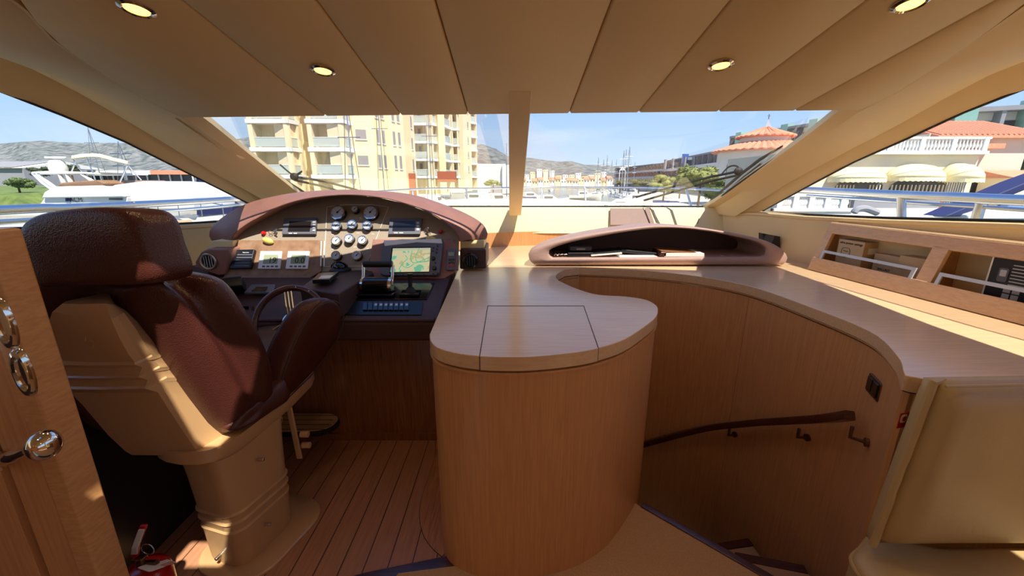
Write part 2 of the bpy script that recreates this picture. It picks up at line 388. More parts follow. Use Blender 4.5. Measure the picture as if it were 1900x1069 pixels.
    # saloon wall above the long side window further aft
# aft saloon: walls between big openings (light comes in from the open cockpit)
for sx in (-1, 1):
    b = MB()
    if sx < 0: b.bx(-2.35, -2.29, -4, .1, 0, 2.12)
    else:
        b.bx(2.29, 2.35, -4, .1, 0, 1.2); b.bx(2.29, 2.35, -4, .1, 2.0, 2.12); b.bx(2.29, 2.35, -.2, .1, 1.2, 2.0); b.bx(2.29, 2.35, -2.1, -2.0, 1.2, 2.0)
    struct(b.build('wall_saloon_' + ('left' if sx < 0 else 'right'), 'cream_vinyl'))
struct(MB().bx(-2.4, 2.4, -4.06, -4.0, 0, 2.2).build('wall_back', 'oak_vertical'))
# --- centre post of the windscreen, leaning back to the headliner
t = struct(MB().loft([[aP(943, 168, CEIL), aP(988, 168, CEIL), aP(988, 168, CEIL) + Vector((-.01, .12, .07)), aP(943, 168, CEIL) + Vector((.01, .12, .07))],
                      [aY(945, 400, 3.5), aY(967, 400, 3.5), aY(967, 400, 3.5) + Vector((0, .12, .08)), aY(945, 400, 3.5) + Vector((0, .12, .08))]]).build('wall_centre_post', 'cream_vinyl', bevel=.006))
# --- coaming below the windscreen, upstand and far deck of the dash
def coam(x): return 3.68 - .02 * x * x * 0
b = MB()
rows = []
for y, z in ((3.68, 1.285), (3.665, 1.283), (3.64, 1.262), (3.60, 1.075), (3.59, 1.06)):
    rows.append([Vector((x, y - .012 * x * x, z)) for x in [-2.0 + i * .1 for i in range(0, 41)]])
b.loft(rows, closed=False, caps=False); struct(b.build('wall_front', 'cream_panel', smooth=True, angle=50))
pm = mat('shadow_mauve', (168, 142, 132), .6, noise_amt=.05, nscale=30)  # mauve colour imitates a shadow falling on the coaming
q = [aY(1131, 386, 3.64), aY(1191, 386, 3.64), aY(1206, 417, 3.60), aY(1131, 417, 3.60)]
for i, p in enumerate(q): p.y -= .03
t = thing('coaming_shadow', 'mauve trapezoid of painted shadow on the cream coaming under the windscreen', 'shadow_patch', q[3])
MB().prism(q, (0, .01, 0)).build('shadow_patch', 'shadow_mauve', t, bevel=.002)
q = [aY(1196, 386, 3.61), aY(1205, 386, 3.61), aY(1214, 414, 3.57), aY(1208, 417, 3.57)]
MB().prism(q, (0, .008, 0)).build('shadow_strip', 'shadow_mauve', t)
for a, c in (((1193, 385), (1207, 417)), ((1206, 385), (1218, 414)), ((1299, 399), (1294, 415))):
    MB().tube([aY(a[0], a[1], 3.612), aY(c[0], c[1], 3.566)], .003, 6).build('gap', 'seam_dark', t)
struct(MB().loft([[Vector((x, 3.60 - .25 * max(0, abs(x - .9) - 1.0) ** 2 + (-.35 * max(0, .35 - x) ** 2), z)) for x in [-.5 + i * .05 for i in range(0, 52)]] for z in (1.075, 1.065, .95)], closed=False, caps=False).build('trim_4', 'oak_vertical', smooth=True))
# --- floors
teak_pts = [(-2.4, -4), (-2.4, 3.2), (-.2, 3.2), (-.2, 1.5), aZ(862, 1032, 0).xy, aZ(680, 1069, 0).xy, (-.9, .9), (-1.1, -4)]
tk = bpy.data.materials.new('teak_planks'); tk.use_nodes = True; T = tk.node_tree; B = T.nodes['Principled BSDF']; M['teak_planks'] = tk
co = T.nodes.new('ShaderNodeTexCoord'); sx_ = T.nodes.new('ShaderNodeSeparateXYZ'); dv = T.nodes.new('ShaderNodeMath'); dv.operation = 'DIVIDE'; dv.inputs[1].default_value = .095
fr = T.nodes.new('ShaderNodeMath'); fr.operation = 'FRACT'; lt = T.nodes.new('ShaderNodeMath'); lt.operation = 'LESS_THAN'; lt.inputs[1].default_value = .05
ad = T.nodes.new('ShaderNodeMath'); ad.inputs[1].default_value = 100.3
mxx = T.nodes.new('ShaderNodeMixRGB'); mpn = T.nodes.new('ShaderNodeMapping'); mpn.inputs['Scale'].default_value = (9, .6, 9)
n_ = T.nodes.new('ShaderNodeTexNoise'); n_.inputs['Scale'].default_value = 9; n_.inputs['Detail'].default_value = 8
r_ = T.nodes.new('ShaderNodeValToRGB'); r_.color_ramp.elements[0].color = lin((172, 122, 90)); r_.color_ramp.elements[1].color = lin((190, 138, 104)); r_.color_ramp.elements[0].position = .3; r_.color_ramp.elements[1].position = .7
k = T.links.new
k(co.outputs['Object'], sx_.inputs[0]); k(sx_.outputs['X'], dv.inputs[0]); k(dv.outputs[0], ad.inputs[0]); k(ad.outputs[0], fr.inputs[0]); k(fr.outputs[0], lt.inputs[0])
k(co.outputs['Object'], mpn.inputs[0]); k(mpn.outputs[0], n_.inputs['Vector']); k(n_.outputs['Fac'], r_.inputs[0])
k(lt.outputs[0], mxx.inputs[0]); k(r_.outputs[0], mxx.inputs[1]); mxx.inputs[2].default_value = lin((84, 50, 34)); k(mxx.outputs[0], B.inputs['Base Color'])
B.inputs['Roughness'].default_value = .33
struct(MB().prism([Vector((x, y, -.03)) for x, y in teak_pts], (0, 0, .03)).build('floor', 'teak_planks'))
wood('teak_plain', (192, 134, 90), (160, 104, 66), (9, .6, 9))
# curved border board around the foot of the console
bp_ = [aZ(x, y, .002) for x, y in ((808, 818), (806, 850), (790, 900), (779, 945), (783, 985), (800, 1015), (820, 1033))]
struct(MB().prism([p for p in spline(bp_, 4)] + [Vector((-.15, 1.5, .002)), Vector((-.3, 2.1, .002))], (0, 0, .002)).build('trim_5', 'teak_plain'))
struct(MB().tube(spline(bp_, 5), .0022, 5).build('trim_6', 'seam_dark'))
th = [aZ(902, 1046, .0), aZ(862, 1029, 0), aZ(676, 1067, 0), aZ(560, 1100, 0), aZ(600, 1180, 0), aZ(800, 1062, 0)]
struct(MB().prism(th, (0, 0, .012)).build('trim_7', 'mahogany', bevel=.002))
n1, n2 = aZ(1195, 950, 0), aZ(1400, 1069, 0); n3 = n1 + (n2 - n1) * 1.6
cp = [Vector((-.1, 1.5, 0)), aZ(902, 1048, 0), aZ(740, 1069, 0), aZ(640, 1180, 0), Vector((-.9, -4, 0)), Vector((2.4, -4, 0)), Vector((2.4, .9, 0)), Vector((1.2, .95, 0)), n3, n1, Vector((.5, 1.7, 0))]
struct(MB().prism([p + Vector((0, 0, -.02)) for p in cp], (0, 0, .034)).build('floor_carpet', 'carpet_beige'))
nd = (n2 - n1).normalized(); nn = Vector((-nd.y, nd.x, 0))
if nn.y < 0: nn = -nn
struct(MB().prism([n1 - nd * .02, n3, n3 + nn * .035, n1 + nn * .035 - nd * .02], (0, 0, .02)).build('trim_8', 'mahogany', bevel=.004))
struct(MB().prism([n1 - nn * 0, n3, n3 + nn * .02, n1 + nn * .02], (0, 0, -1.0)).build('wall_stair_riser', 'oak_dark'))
# ================================================================== WORKTOP, CURVED CABINET, STAIRWELL
TOP = .95
fr_px = [(797, 620), (799, 632), (812, 645), (845, 655), (890, 661), (950, 663), (1000, 661), (1060, 655), (1110, 646), (1160, 629), (1200, 603), (1217, 588), (1221, 576), (1217, 566), (1198, 556), (1160, 550), (1112, 547), (1080, 539), (1050, 527), (1033, 517), (1034, 508), (1048, 500)]
front = spline([aZ(x, y, TOP) for x, y in fr_px], 4)
corner = aZ(1075, 496.5, TOP)
well = spline([aZ(x, y, TOP) for x, y in ((1075, 496.5), (1180, 501), (1290, 512), (1391, 531), (1499, 568), (1613, 614), (1664, 659), (1676, 688))], 5)
nose = [aZ(1679, 696, TOP), aZ(1690, 699, TOP), aZ(1900, 735, TOP)]
rear = [Vector((2.34, .95, TOP)), Vector((2.22, 2.0, TOP)), Vector((2.0, 3.2, TOP)), Vector((1.84, 3.6, TOP)), Vector((-.45, 3.6, TOP)), aZ(850, 500, TOP)]
t = thing('worktop', 'pale oak worktop snaking from helm around the stairwell to the sofa', 'worktop', (.5, 2.2, TOP - .05))
poly = front + well + nose + rear
MB().prism([p - Vector((0, 0, .05)) for p in poly], (0, 0, .05)).build('top', 'oak_top', t, bevel=.003)
h = [aZ(905, 568, TOP), aZ(1083, 568, TOP), aZ(1110, 645.5, TOP)]
hf = [p for p in front if h[0].x - .01 < p.x < h[2].x and p.y < 1.3 and p.x > aZ(890, 661, TOP).x]
hatch = [h[0], h[1], h[2] + Vector((0, -.0015, 0))] + [p + Vector((0, -.0015, 0)) for p in hf[::-1]] + [aZ(890, 661, TOP) + Vector((0, -.0015, 0))]
MB().prism([p - Vector((0, 0, .049)) for p in hatch], (0, 0, .0495)).build('hatch_lid', 'oak_top', t)
g = MB(); up = Vector((0, 0, .0008))
for a, c in ((h[0], h[1]), (h[1], h[2]), (h[0], aZ(890, 661, TOP))): g.tube([a + up, c + up], .0016, 5)
for p in (h[2], aZ(890, 661, TOP)): g.tube([p + Vector((0, -.002, 0)), p + Vector((0, -.002, -.05))], .0016, 5)
g.build('seam', 'seam_dark', t)
def inset(pl, d):
    out = []
    for i, p in enumerate(pl):
        a = pl[max(i - 1, 0)]; c = pl[min(i + 1, len(pl) - 1)]; tt = (c - a).normalized(); out.append(p + Vector((-tt.y, tt.x, 0)) * d)
    return out
# cabinet under the console end: bead, shadow groove, curved veneer side
fi = inset(front, .006); fg = inset(front, .016)
t = thing('console_cabinet', 'rounded oak console cabinet standing between helm and stairwell', 'cabinet', (.2, 1.8, 0))
def cab(line, z0, z1, name, m, **kw):
    pl = list(line) + [corner + Vector((-.004, -.012, 0)), corner + Vector((0, .2, 0)), aZ(850, 500, TOP) + Vector((.02, 0, 0))]
    return MB().prism([Vector((p.x, p.y, z0)) for p in pl], (0, 0, z1 - z0)).build(name, m, t, smooth=True, **kw)
cab(fg, .86, .9, 'groove', 'oak_dark'); cab(fi, -1.7, .882, 'side_panel', 'oak_vertical')
cab(inset(front, -.001), .885, .893, 'bead', 'oak_edge')
# far curved wall of the stairwell
wi = inset(well, .01)
panels = [(0, int(len(wi) * .42)), (int(len(wi) * .42), len(wi) - 1)]
t = thing('stairwell_panelling', 'curved oak panelling wrapping the far side of the stairwell', 'panelling', (1, 2, -1.7))
for a, c in panels:
    seg = wi[a:c + 1]; tt = (seg[-1] - seg[-2]).normalized(); seg = [p.copy() for p in seg]; seg[-1] -= tt * .002 * (1 if a == 0 else 0)
    out = inset(seg, .03)
    b = MB(); b.loft([[Vector((p.x, p.y, -1.7)), Vector((p.x, p.y, .885)), Vector((q.x, q.y, .885)), Vector((q.x, q.y, -1.7))] for p, q in zip(seg, out)])
    b.build('panel', 'oak_vertical', t, smooth=True)
MB().loft([[Vector((p.x, p.y, .893)), Vector((p.x, p.y, .899)), Vector((q.x, q.y, .899)), Vector((q.x, q.y, .893))] for p, q in zip(inset(well, .004), inset(well, .04))]).build('bead', 'oak_edge', t, smooth=True)
e0 = wi[-1]; 
b = MB().prism([Vector((e0.x, e0.y, 0)), Vector((e0.x + .008, e0.y - .015, 0)), Vector((e0.x + .05, e0.y - .02, 0)), Vector((1.5, 1.02, 0)), Vector((2.25, 1.0, 0)), Vector((2.25, 1.06, 0)), Vector((e0.x + .06, e0.y + .04, 0))], (0, 0, .885))
b.v = [Vector((v.x, v.y, v.z if v.z > .1 else -1.7)) for v in b.v]
b.build('end_return', 'oak_vertical', t)
# rectangular opening cover of the outlet on the panelling
def on_wall(px, py, line=wi):
    d = ray(px, py); best = None
    for a, c in zip(line, line[1:]):
        n = Vector((c.y - a.y, a.x - c.x, 0)); den = d.dot(n)
        if abs(den) < 1e-9: continue
        s = (a - EYE).dot(n) / den; p = EYE + d * s; u = (Vector((p.x, p.y, 0)) - Vector((a.x, a.y, 0))).dot(Vector((c.x - a.x, c.y - a.y, 0))) / ((c - a).xy.length ** 2)
        if s > 0 and -.02 <= u <= 1.02: best = (p, Vector((n.x, n.y, 0)).normalized())
    if best is None: raise Exception(str((px, py)))
    p, n = best
    if (EYE - p).dot(n) < 0: n = -n
    return p, n
p, n = on_wall(1625, 719)
t = thing('switch_plate', 'dark metal light switch plate on the stairwell panelling', 'light switch', p)
mtx = frame(p + n * .001, Vector((0, 0, 1)).cross(n), (0, 0, 1))
def plate(b, mtx, w, h, r, z0, z1, n=4): return b.loft([[mtx @ Vector((x, y, z)) for x, y in rrect(w, h, r, n)] for z in (z0, z1)])
plate(MB(), mtx, .10, .072, .006, 0, .008).build('frame', 'bronze_metal', t, bevel=.002)
for dx in (-.022, .022): plate(MB(), mtx @ Matrix.Translation((dx, 0, 0)), .038, .052, .003, .007, .013).build('rocker', 'black_gloss', t, bevel=.001)
# handrail with brackets
hr = [on_wall(*q) for q in ((1212, 806), (1300, 793), (1400, 785), (1480, 780), (1555, 777))]
hp = [q[0] + q[1] * .055 for q in hr]
hp[0] = hp[0] + (hp[0] - hp[1]) * .6 + Vector((0, 0, -.05))
_p, _n = on_wall(1611, 778); hp = [_p + _n * .055] + hp[::-1]
t = thing('handrail', 'dark mahogany handrail curving down the stairwell wall', 'handrail', hp[0])
sp_ = spline(hp, 6); rr = []
for i, p in enumerate(sp_):
    tt = (sp_[min(i + 1, len(sp_) - 1)] - sp_[max(i - 1, 0)]).normalized(); s_ = tt.cross(Vector((0, 0, 1))).normalized(); u_ = s_.cross(tt)
    rr.append([p + s_ * (x * .9) + u_ * y for x, y in rrect(.04, .036, .006, 2)])
MB().loft(rr).build('rail', 'mahogany', t, smooth=True)
for q in ((1237, 812), (1365, 806), (1500, 812), (1612, 822)):
    p, n = on_wall(*q); side = Vector((0, 0, 1)).cross(n)
    b = MB(); b.tube([p + n * .002, p + n * .012], .017, 14); b.tube([p + n * .01, p + n * .055 + Vector((0, 0, .005)), p + n * .055 + Vector((0, 0, .05))], .007, 8)
    b.build('bracket', 'bronze_metal', t, smooth=True)
# fire-blanket sticker beside the sofa
p = aY(1673, 779, 1.03) ; pr = Vector((e0.x + .035, e0.y - .021, 0))
sy = 1.035
t = thing('safety_sticker', 'small red and white safety sticker on the wood beside sofa', 'sticker', aY(1673, 779, sy))
mtx = frame(aY(1674, 779, sy) + Vector((0, -.002, 0)), (1, .25, 0), (0, 0, 1))
plate(MB(), mtx, .036, .05, .001, 0, .0008).build('backing', 'red_plastic', t)
plate(MB(), mtx @ Matrix.Translation((0, .006, .0008)), .026, .027, .008, 0, .0006).build('pictogram', 'white_ink', t)
plate(MB(), mtx @ Matrix.Translation((.002, .005, .0012)), .014, .015, .005, 0, .0006).build('flame', 'red_plastic', t)
# stairs going down forward
for i, (pp, z, ns) in enumerate((([(1370, 1040), (1500, 1066), (1560, 1110), (1420, 1120), (1330, 1060)], -.24, ((1368, 1040), (1500, 1066))),
                                 ([(1328, 1024), (1397, 1014), (1424, 1052), (1480, 1100), (1360, 1090)], -.46, ((1328, 1024), (1399, 1012))),
                                 ([(1262, 990), (1278, 985), (1306, 1008), (1340, 1050), (1290, 1030)], -.68, ((1262, 992), (1280, 984))))):
    t = thing('stair_tread', ('top carpeted tread of the dark stairwell, nearest the sofa', 'middle carpeted tread of the dark stairwell with mahogany nosing', 'lowest visible corner of a tread deep in the stairwell')[i], 'stair tread', aZ(*pp[0], z), 'treads of the companionway stairs')
    P = [aZ(x, y, z) for x, y in pp]
    MB().prism([p - Vector((0, 0, .03)) for p in P], (0, 0, .03)).build('tread', 'carpet_beige', t)
    a, c = aZ(*ns[0], z), aZ(*ns[1], z); d = (c - a).normalized(); q = Vector((-d.y, d.x, 0))
    if q.y < 0: q = -q
    MB().prism([a - Vector((0, 0, .035)), c - Vector((0, 0, .035)), c + q * .045 - Vector((0, 0, .035)), a + q * .045 - Vector((0, 0, .035))], (0, 0, .04)).build('nosing', 'mahogany', t, bevel=.004)
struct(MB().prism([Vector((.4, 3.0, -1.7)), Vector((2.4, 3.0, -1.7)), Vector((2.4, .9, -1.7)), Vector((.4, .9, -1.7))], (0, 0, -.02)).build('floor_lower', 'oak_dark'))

# ================================================================== SOFA
def pillow(name, c, w, d, h, m, t, R=None, puff=.012, lab=None, r=.05):
    # upholstered block: rounded box with softly crowned faces
    c = Vector(c); b = MB(); rings = []; N = 9
    prof = [(-1, .80), (-.94, .93), (-.8, .985), (-.4, 1.0), (0, 1.004), (.4, 1.0), (.8, .985), (.94, .93), (1, .80)]
    for v, s in prof:
        ring = []
        for x, y in rrect(w * (1 - (1 - s) * d / w * .6), h * (1 - (1 - s) * d / h * .6), r, 6):
            q = Vector((x, v * d / 2, y)); q.y += 0
            ring.append(c + (R @ q if R is not None else q))
        rings.append(ring)
    b.loft(rings, caps=False)
    # crowned caps as grids
    for v, sg in ((rings[0], -1), (rings[-1], 1)):
        cen = sum(v, Vector()) / len(v); k = len(v); prev = v; nrm = (R @ Vector((0, sg, 0)) if R is not None else Vector((0, sg, 0)))
        rr_ = [prev] + [[cen.lerp(p, f) + nrm * puff * (1 - f * f) for p in v] for f in (.96, .85, .65, .4, .15)]
        b.loft(rr_, caps=False); b.f.append(tuple(range(len(b.v) - k, len(b.v))))
    return b.build(name, m, t, smooth=True, angle=70)
a, c2 = aY(1716, 704, .985), aY(1613, 990, .93)
t = thing('sofa', 'beige leather sofa, its back cushion leaning against the oak counter', 'sofa', (1.7, .7, 0))
lean = math.atan2(.055, a.z - c2.z); R_ = Matrix.Rotation(-lean, 3, 'X')
# back cushion: sheared slab so its left edge slopes like a leaning bolster
def quilt(name, TL, TR, BR, BL, nrm, thick, m, wob=.006, nu=26, nv=22):
    b = MB(); N = Vector(nrm).normalized(); F = []; Bk = []
    for j in range(nv + 1):
        v = j / nv
        for i in range(nu + 1):
            u = i / nu; p = TL.lerp(TR, u).lerp(BL.lerp(BR, u), v)
            ed = min(1, min(u, 1 - u) * 24) ; ev = min(1, min(v, 1 - v) * 9); cr = (1 - (1 - ed) ** 2) * (1 - (1 - ev) ** 2)
            w_ = noise.noise(Vector((u * 3.2 + 4, v * 2.2, 1.3))) * wob + noise.noise(Vector((u * 7, v * 3 + u * 3, 5.3))) * wob * .5
            F.append(p + N * (thick * .5 * (.25 + .75 * cr) + w_ * cr)); Bk.append(p - N * (thick * .5 * (.25 + .75 * cr)))
    n = nu + 1; fs = []
    for j in range(nv):
        for i in range(nu): q = j * n + i; fs.append((q, q + 1, q + n + 1, q + n))
    K = len(F); b.add(F, fs); b.add(Bk, [f[::-1] for f in fs])
    ring = [i for i in range(n)] + [j * n + nu for j in range(1, nv + 1)] + [nv * n + i for i in range(nu - 1, -1, -1)] + [j * n for j in range(nv - 1, 0, -1)]
    for q in range(len(ring)): r1, r2 = ring[q], ring[(q + 1) % len(ring)]; b.f.append((r1, r2, r2 + K, r1 + K))
    return b.build(name, m, t, smooth=True, angle=80), [F[i] for i in ring[-(nv):]] 
TL, TR, BR, BL = aY(1722, 704, 1.0), aY(1722, 704, 1.0) + Vector((1.05, -.02, .03)), aY(1610, 1000, .95) + Vector((1.15, 0, 0)), aY(1612, 1000, .95)
o_, _e = quilt('back_cushion', TL, TR, BR, BL, (-.15, -1, .1), .12, 'sofa_leather')
o_['label'] = 'creased back cushion with a rolled side seam'
side = [TL.lerp(BL, s) + Vector((-.008, -.022, .0)) + Vector((noise.noise(Vector((s * 9, 2, 1))) * .008, 0, 0)) for s in [i / 14 for i in range(15)]]
MB().tube([side[0] + Vector((.05, .02, .0))] + side, [.006] + [.010 + .003 * noise.noise(Vector((s, 7, 3))) for s in range(15)], 8).build('side_piping', 'sofa_leather', t, smooth=True)
MB().tube([TL.lerp(TR, s) + Vector((0, -.045, .003 + .004 * noise.noise(Vector((s * 8, 1, 1))))) for s in [i / 12 for i in range(13)]], .004, 6).build('top_piping', 'sofa_leather', t, smooth=True)
sz = .43
sp2 = [aZ(1612, 992, sz), aZ(1598, 1010, sz), aZ(1582, 1040, sz), aZ(1570, 1080, sz), aZ(1568, 1160, sz)]
sp2 = sp2[:3] + [Vector((sp2[2].x - .012, .78, sz)), Vector((sp2[2].x + .01, .5, sz)), Vector((sp2[2].x + .06, .3, sz))]; out_ = spline(sp2, 5)
sp3 = out_ + [Vector((1.25, .25, sz)), Vector((2.25, .25, sz)), Vector((2.25, .97, sz)), Vector((1.3, .97, sz))]
def grow(pl, s, dz): c_ = sum(pl, Vector()) / len(pl); return [Vector((c_.x + (p.x - c_.x) * s, c_.y + (p.y - c_.y) * s, p.z + dz)) for p in pl]
b = MB().loft([grow(sp3, s, dz) for s, dz in ((.9, -.2), (.985, -.19), (1.0, -.17), (1.0, -.03), (.99, -.008), (.96, .004), (.9, .01), (.5, .016), (.1, .018))])
b.build('seat_cushion', 'sofa_leather', t, smooth=True, angle=60)
MB().tube([p + Vector((0, 0, -.012)) for p in grow(out_ + sp3[-1:], 1.0, 0)][:-1], .005, 6).build('seat_piping', 'sofa_leather', t, smooth=True)
MB().prism([Vector((p.x + .02, p.y, .012)) for p in sp3], (0, 0, .22)).build('base', 'oak_vertical', t)

# ================================================================== SLOPED SHELF UNIT WITH BOXES (right)
zt, zb = 1.245, TOP
bf = [aX(1500, 502, 1.955), aX(1900, 606, 2.03)]         # bottom front edge on the worktop
B0 = Vector((1.945, 2.56, TOP)); B1 = Vector((2.045, 1.45, TOP)); ax = (B1 - B0).normalized(); L_ = (B1 - B0).length + .25
inn = Vector((-ax.y, ax.x, 0)); inn = inn if inn.x > 0 else -inn
t = thing('shelf_unit', 'oak shelf unit with sloped front standing on the worktop under the side window', 'shelf unit', B0)
S = lambda u, dpt, z: B0 + ax * u + inn * dpt + Vector((0, 0, z))
sl = .30                                                  # slope: depth gained over height
def sp(u, v, w=0): return S(u, sl * v * .30 + w * .95, v * .30 - w * .3)   # v 0..1 up the sloped front, w into it
def bar(u0, u1, v0, v1, w0, w1): return [sp(u, v, w) for u in (u0, u1) for v in (v0, v1) for w in (w0, w1)]
HX = [(0, 1, 3, 2), (4, 6, 7, 5), (0, 4, 5, 1), (2, 3, 7, 6), (0, 2, 6, 4), (1, 5, 7, 3)]
DP = .27
MB().add(bar(-.0, L_, 0, .27, -.012, .012), HX).build('bottom_rail', 'oak_light', t, bevel=.003)
MB().add(bar(-.0, L_, .80, 1.0, -.004, .018), HX).build('top_rail', 'oak_light', t, bevel=.002)
dvd = [0, .70, 1.45]
for u in (0, .62): MB().add(bar(u, u + .07 if u else .05, .20, .84, -.004, .018), HX).build('stile', 'oak_light', t, bevel=.002)
MB().add([S(u, d, z) for u in (-.0, L_) for d in (sl * .30, DP) for z in (.292, .306)], HX).build('top_board', 'oak_top', t, bevel=.002)
for u in (0, .63, L_ - .02):
    MB().prism([S(u, .012, .0), S(u, DP, .0), S(u, DP, .292), S(u, sl * .30, .292)], ax * .02).build('divider', 'oak_vertical', t)
MB().prism([S(0, DP, .0), S(L_, DP, 0), S(L_, DP, .3), S(0, DP, .3)], inn * .012).build('back_panel', 'oak_vertical', t)
MB().prism([S(0, .01, .002), S(L_, .01, .002), S(L_, DP, .002), S(0, DP, .002)], (0, 0, .01)).build('bottom_board', 'oak_vertical', t)
for u0, u1 in ((.06, .60), (.72, L_ - .04)):
    q = [sp(u0, .28, -.01), sp(u0, .42, -.01), sp(u1, .42, -.01), sp(u1, .28, -.01)]
    b = MB()
    for a_, c_ in zip(q, q[1:]):
        d_ = (c_ - a_).normalized(); w_ = (sp(0, 0, 1) - sp(0, 0, 0)).normalized(); v_ = d_.cross(w_)
        b.loft([[p + w_ * x + v_ * y for x, y in ((-.004, -.008), (.004, -.008), (.004, .008), (-.004, .008))] for p in (a_ - d_ * .008, c_ + d_ * .008)])
    b.build('retaining_rail', 'silver_plastic', t)
def carton(u, d, du, dd, dz, yaw, m, label, z=.014, cat='box', grp='cartons in the shelf unit'):
    o = S(u, d, z); t2 = thing('carton', label, cat, o, grp)
    R = Matrix.Rotation(yaw, 3, 'Z'); A = R @ ax; I = R @ inn
    MB().add([o + A * a + I * c + Vector((0, 0, q)) for a in (0, du) for c in (0, dd) for q in (0, dz)], HX).build('case', m, t2, bevel=.002)
    return t2, frame(o, A, (0, 0, 1)), A, I
k1, f1, A1, I1 = carton(.10, .075, .17, .16, .20, .0, 'cardboard', 'tall cardboard carton with printed outline symbol at left end of the shelf')
def dec(t_, name, m, o, A, x0, x1, z0, z1, n, e=.0012):
    up = Vector((0, 0, 1)); q = [o + A * x0 + up * z0, o + A * x1 + up * z0, o + A * x1 + up * z1, o + A * x0 + up * z1]
    return MB().prism([p + n * e * .2 for p in q], n * e).build(name, m, t_)
o1 = S(.10, .075, .014)
text('ultra power savings', 'printed_line', 'black_ink', .019, frame(o1 + ax * .085 + Vector((0, 0, .182)) - inn * .001, ax, (0, 0, 1)), k1)
b = MB(); fm = frame(o1 + ax * .06 + Vector((0, 0, .125)) - inn * .001, ax, (0, 0, 1))
b.tube([fm @ Vector((x, y, 0)) for x, y in rrect(.055, .055, .018, 4)], .0012, 5, loop=True); b.tube([fm @ Vector((-.01, -.012, 0)), fm @ Vector((.018, -.02, 0))], .004, 5)
b.tube([fm @ Vector((-.016, .01, 0)), fm @ Vector((.016, .006, 0))], .0018, 5); b.build('outline_symbol', 'black_ink', k1)
dec(k1, 'side_label', 'paper_white', o1 + ax * .17 + inn * .0, inn, .03, .1, .13, .165, ax)
k2, *_ = carton(.30, .12, .14, .12, .145, .0, 'cardboard', 'low cardboard carton between the tall carton and a plain one')
o2 = S(.30, .12, .014)
text('BALLAST', 'printed_line', 'black_ink', .018, frame(o2 + ax * .07 + Vector((0, 0, .06)) - inn * .001, ax, (0, 0, 1)), k2)
text('220-240 V 50 Hz', 'printed_line', 'black_ink', .008, frame(o2 + ax * .07 + Vector((0, 0, .1)) - inn * .001, ax, (0, 0, 1)), k2)
carton(.455, .10, .155, .13, .16, .0, 'cardboard', 'plain cardboard carton against the shelf divider')
carton(.36, .045, .19, .05, .02, .04, 'cardboard_brown', 'flat brown carton lying behind the metal rail')
t2 = thing('plug_bundle', 'dark bundle of cables and plugs between cartons and rail', 'cables', S(.27, .08, .02))
b = MB(); rr2 = random.Random(3); P_ = [S(.24 + .13 * rr2.random(), .055 + .05 * rr2.random(), .02 + .03 * rr2.random()) for _ in range(16)]
b.tube(spline(P_, 5), .004, 6); b.build('cable', 'black_plastic', t2, smooth=True)
for i in range(3):
    c_ = S(.27 + .04 * i, .05, .035); MB().box(c_, (.018, .012, .01)).build('plug', ('silver_plastic', 'black_plastic', 'white_plastic')[i], t2, bevel=.002)
mat('black_print', (34, 32, 36), .35)
k3 = thing('tool_carton', 'large black printed carton filling the right shelf compartment', 'box', S(.84, .10, .014), None)
MB().add([S(u, d, z) for u in (.84, 1.3) for d in (.10, .26) for z in (.014, .262)], HX).build('case', 'black_print', k3, bevel=.002)
ok = S(.84, .10, .014)
dec(k3, 'white_edge', 'paper_white', ok, ax, -.002, .004, 0, .248, -inn); dec(k3, 'white_edge', 'paper_white', ok, ax, 0, .46, .238, .248, -inn)
for i in range(7): dec(k3, 'printed_line', 'silver_plastic', ok, ax, .075, .135, .195 - i * .014, .199 - i * .014, -inn)
for i in range(4): dec(k3, 'icon', 'silver_plastic', ok, ax, .066 + (i % 2) * .03, .09 + (i % 2) * .03, .05 + (i // 2) * .028, .073 + (i // 2) * .028, -inn)
for px_, s_ in ((.03, 1.0), (.19, 1.25)):
    f3 = frame(ok + ax * (px_ + .02) + Vector((0, 0, .15)) - inn * .001, ax, (0, 0, 1)); b = MB()
    plate(b, f3, .034 * s_, .06 * s_, .008, 0, .001); b.build('pictured_tool', 'grey_plastic', k3)
    plate(MB(), f3 @ Matrix.Translation((0, .008, .001)), .022 * s_, .028 * s_, .003, 0, .001).build('pictured_screen', 'silver_plastic', k3)
t2 = thing('pen', 'slim silver pen lying behind the right metal rail', 'pen', S(.95, .06, .02))
MB().cyl(S(.86, .055, .028), S(1.02, .06, .024), .004).build('barrel', 'silver_plastic', t2); MB().cyl(S(.80, .052, .03), S(.86, .055, .028), .0045).build('grip', 'black_plastic', t2)

# ================================================================== ARCHED LEATHER STORAGE POD ON THE WORKTOP
Yp = 2.66
t = thing('storage_pod', 'long arched leather storage pod with a dark open front on the worktop', 'storage pod', (aY(1220, 490, Yp).x, Yp, TOP))
outer = [(992, 491), (983, 483), (981, 470), (990, 461), (1020, 450), (1060, 440), (1120, 429), (1180, 421), (1215, 418), (1260, 419), (1310, 424), (1370, 434), (1415, 445), (1445, 459), (1459, 474), (1459, 484), (1451, 491)]
inner = [(1027, 479), (1020, 474), (1018, 467), (1026, 460), (1060, 449), (1110, 439), (1160, 430), (1210, 424), (1250, 423), (1300, 427), (1350, 436), (1395, 446), (1416, 456), (1420, 466), (1416, 474), (1405, 476)]
def arc_pts(l, y, n): return resample(spline([aY(a, c, y) for a, c in l], 5), n)
NN = 70
O = arc_pts(outer, Yp, NN); I = arc_pts(inner, Yp, NN)
cen = Vector((O[NN // 2].x, Yp, TOP + .1))
bk = lambda P, d, s=1.0, dz=0: [Vector((cen.x + (p.x - cen.x) * s, p.y + d, cen.z + (p.z - cen.z) * s + dz)) for p in P]
fix = lambda P: [Vector((p.x, p.y, max(p.z, TOP + .001))) for p in P]
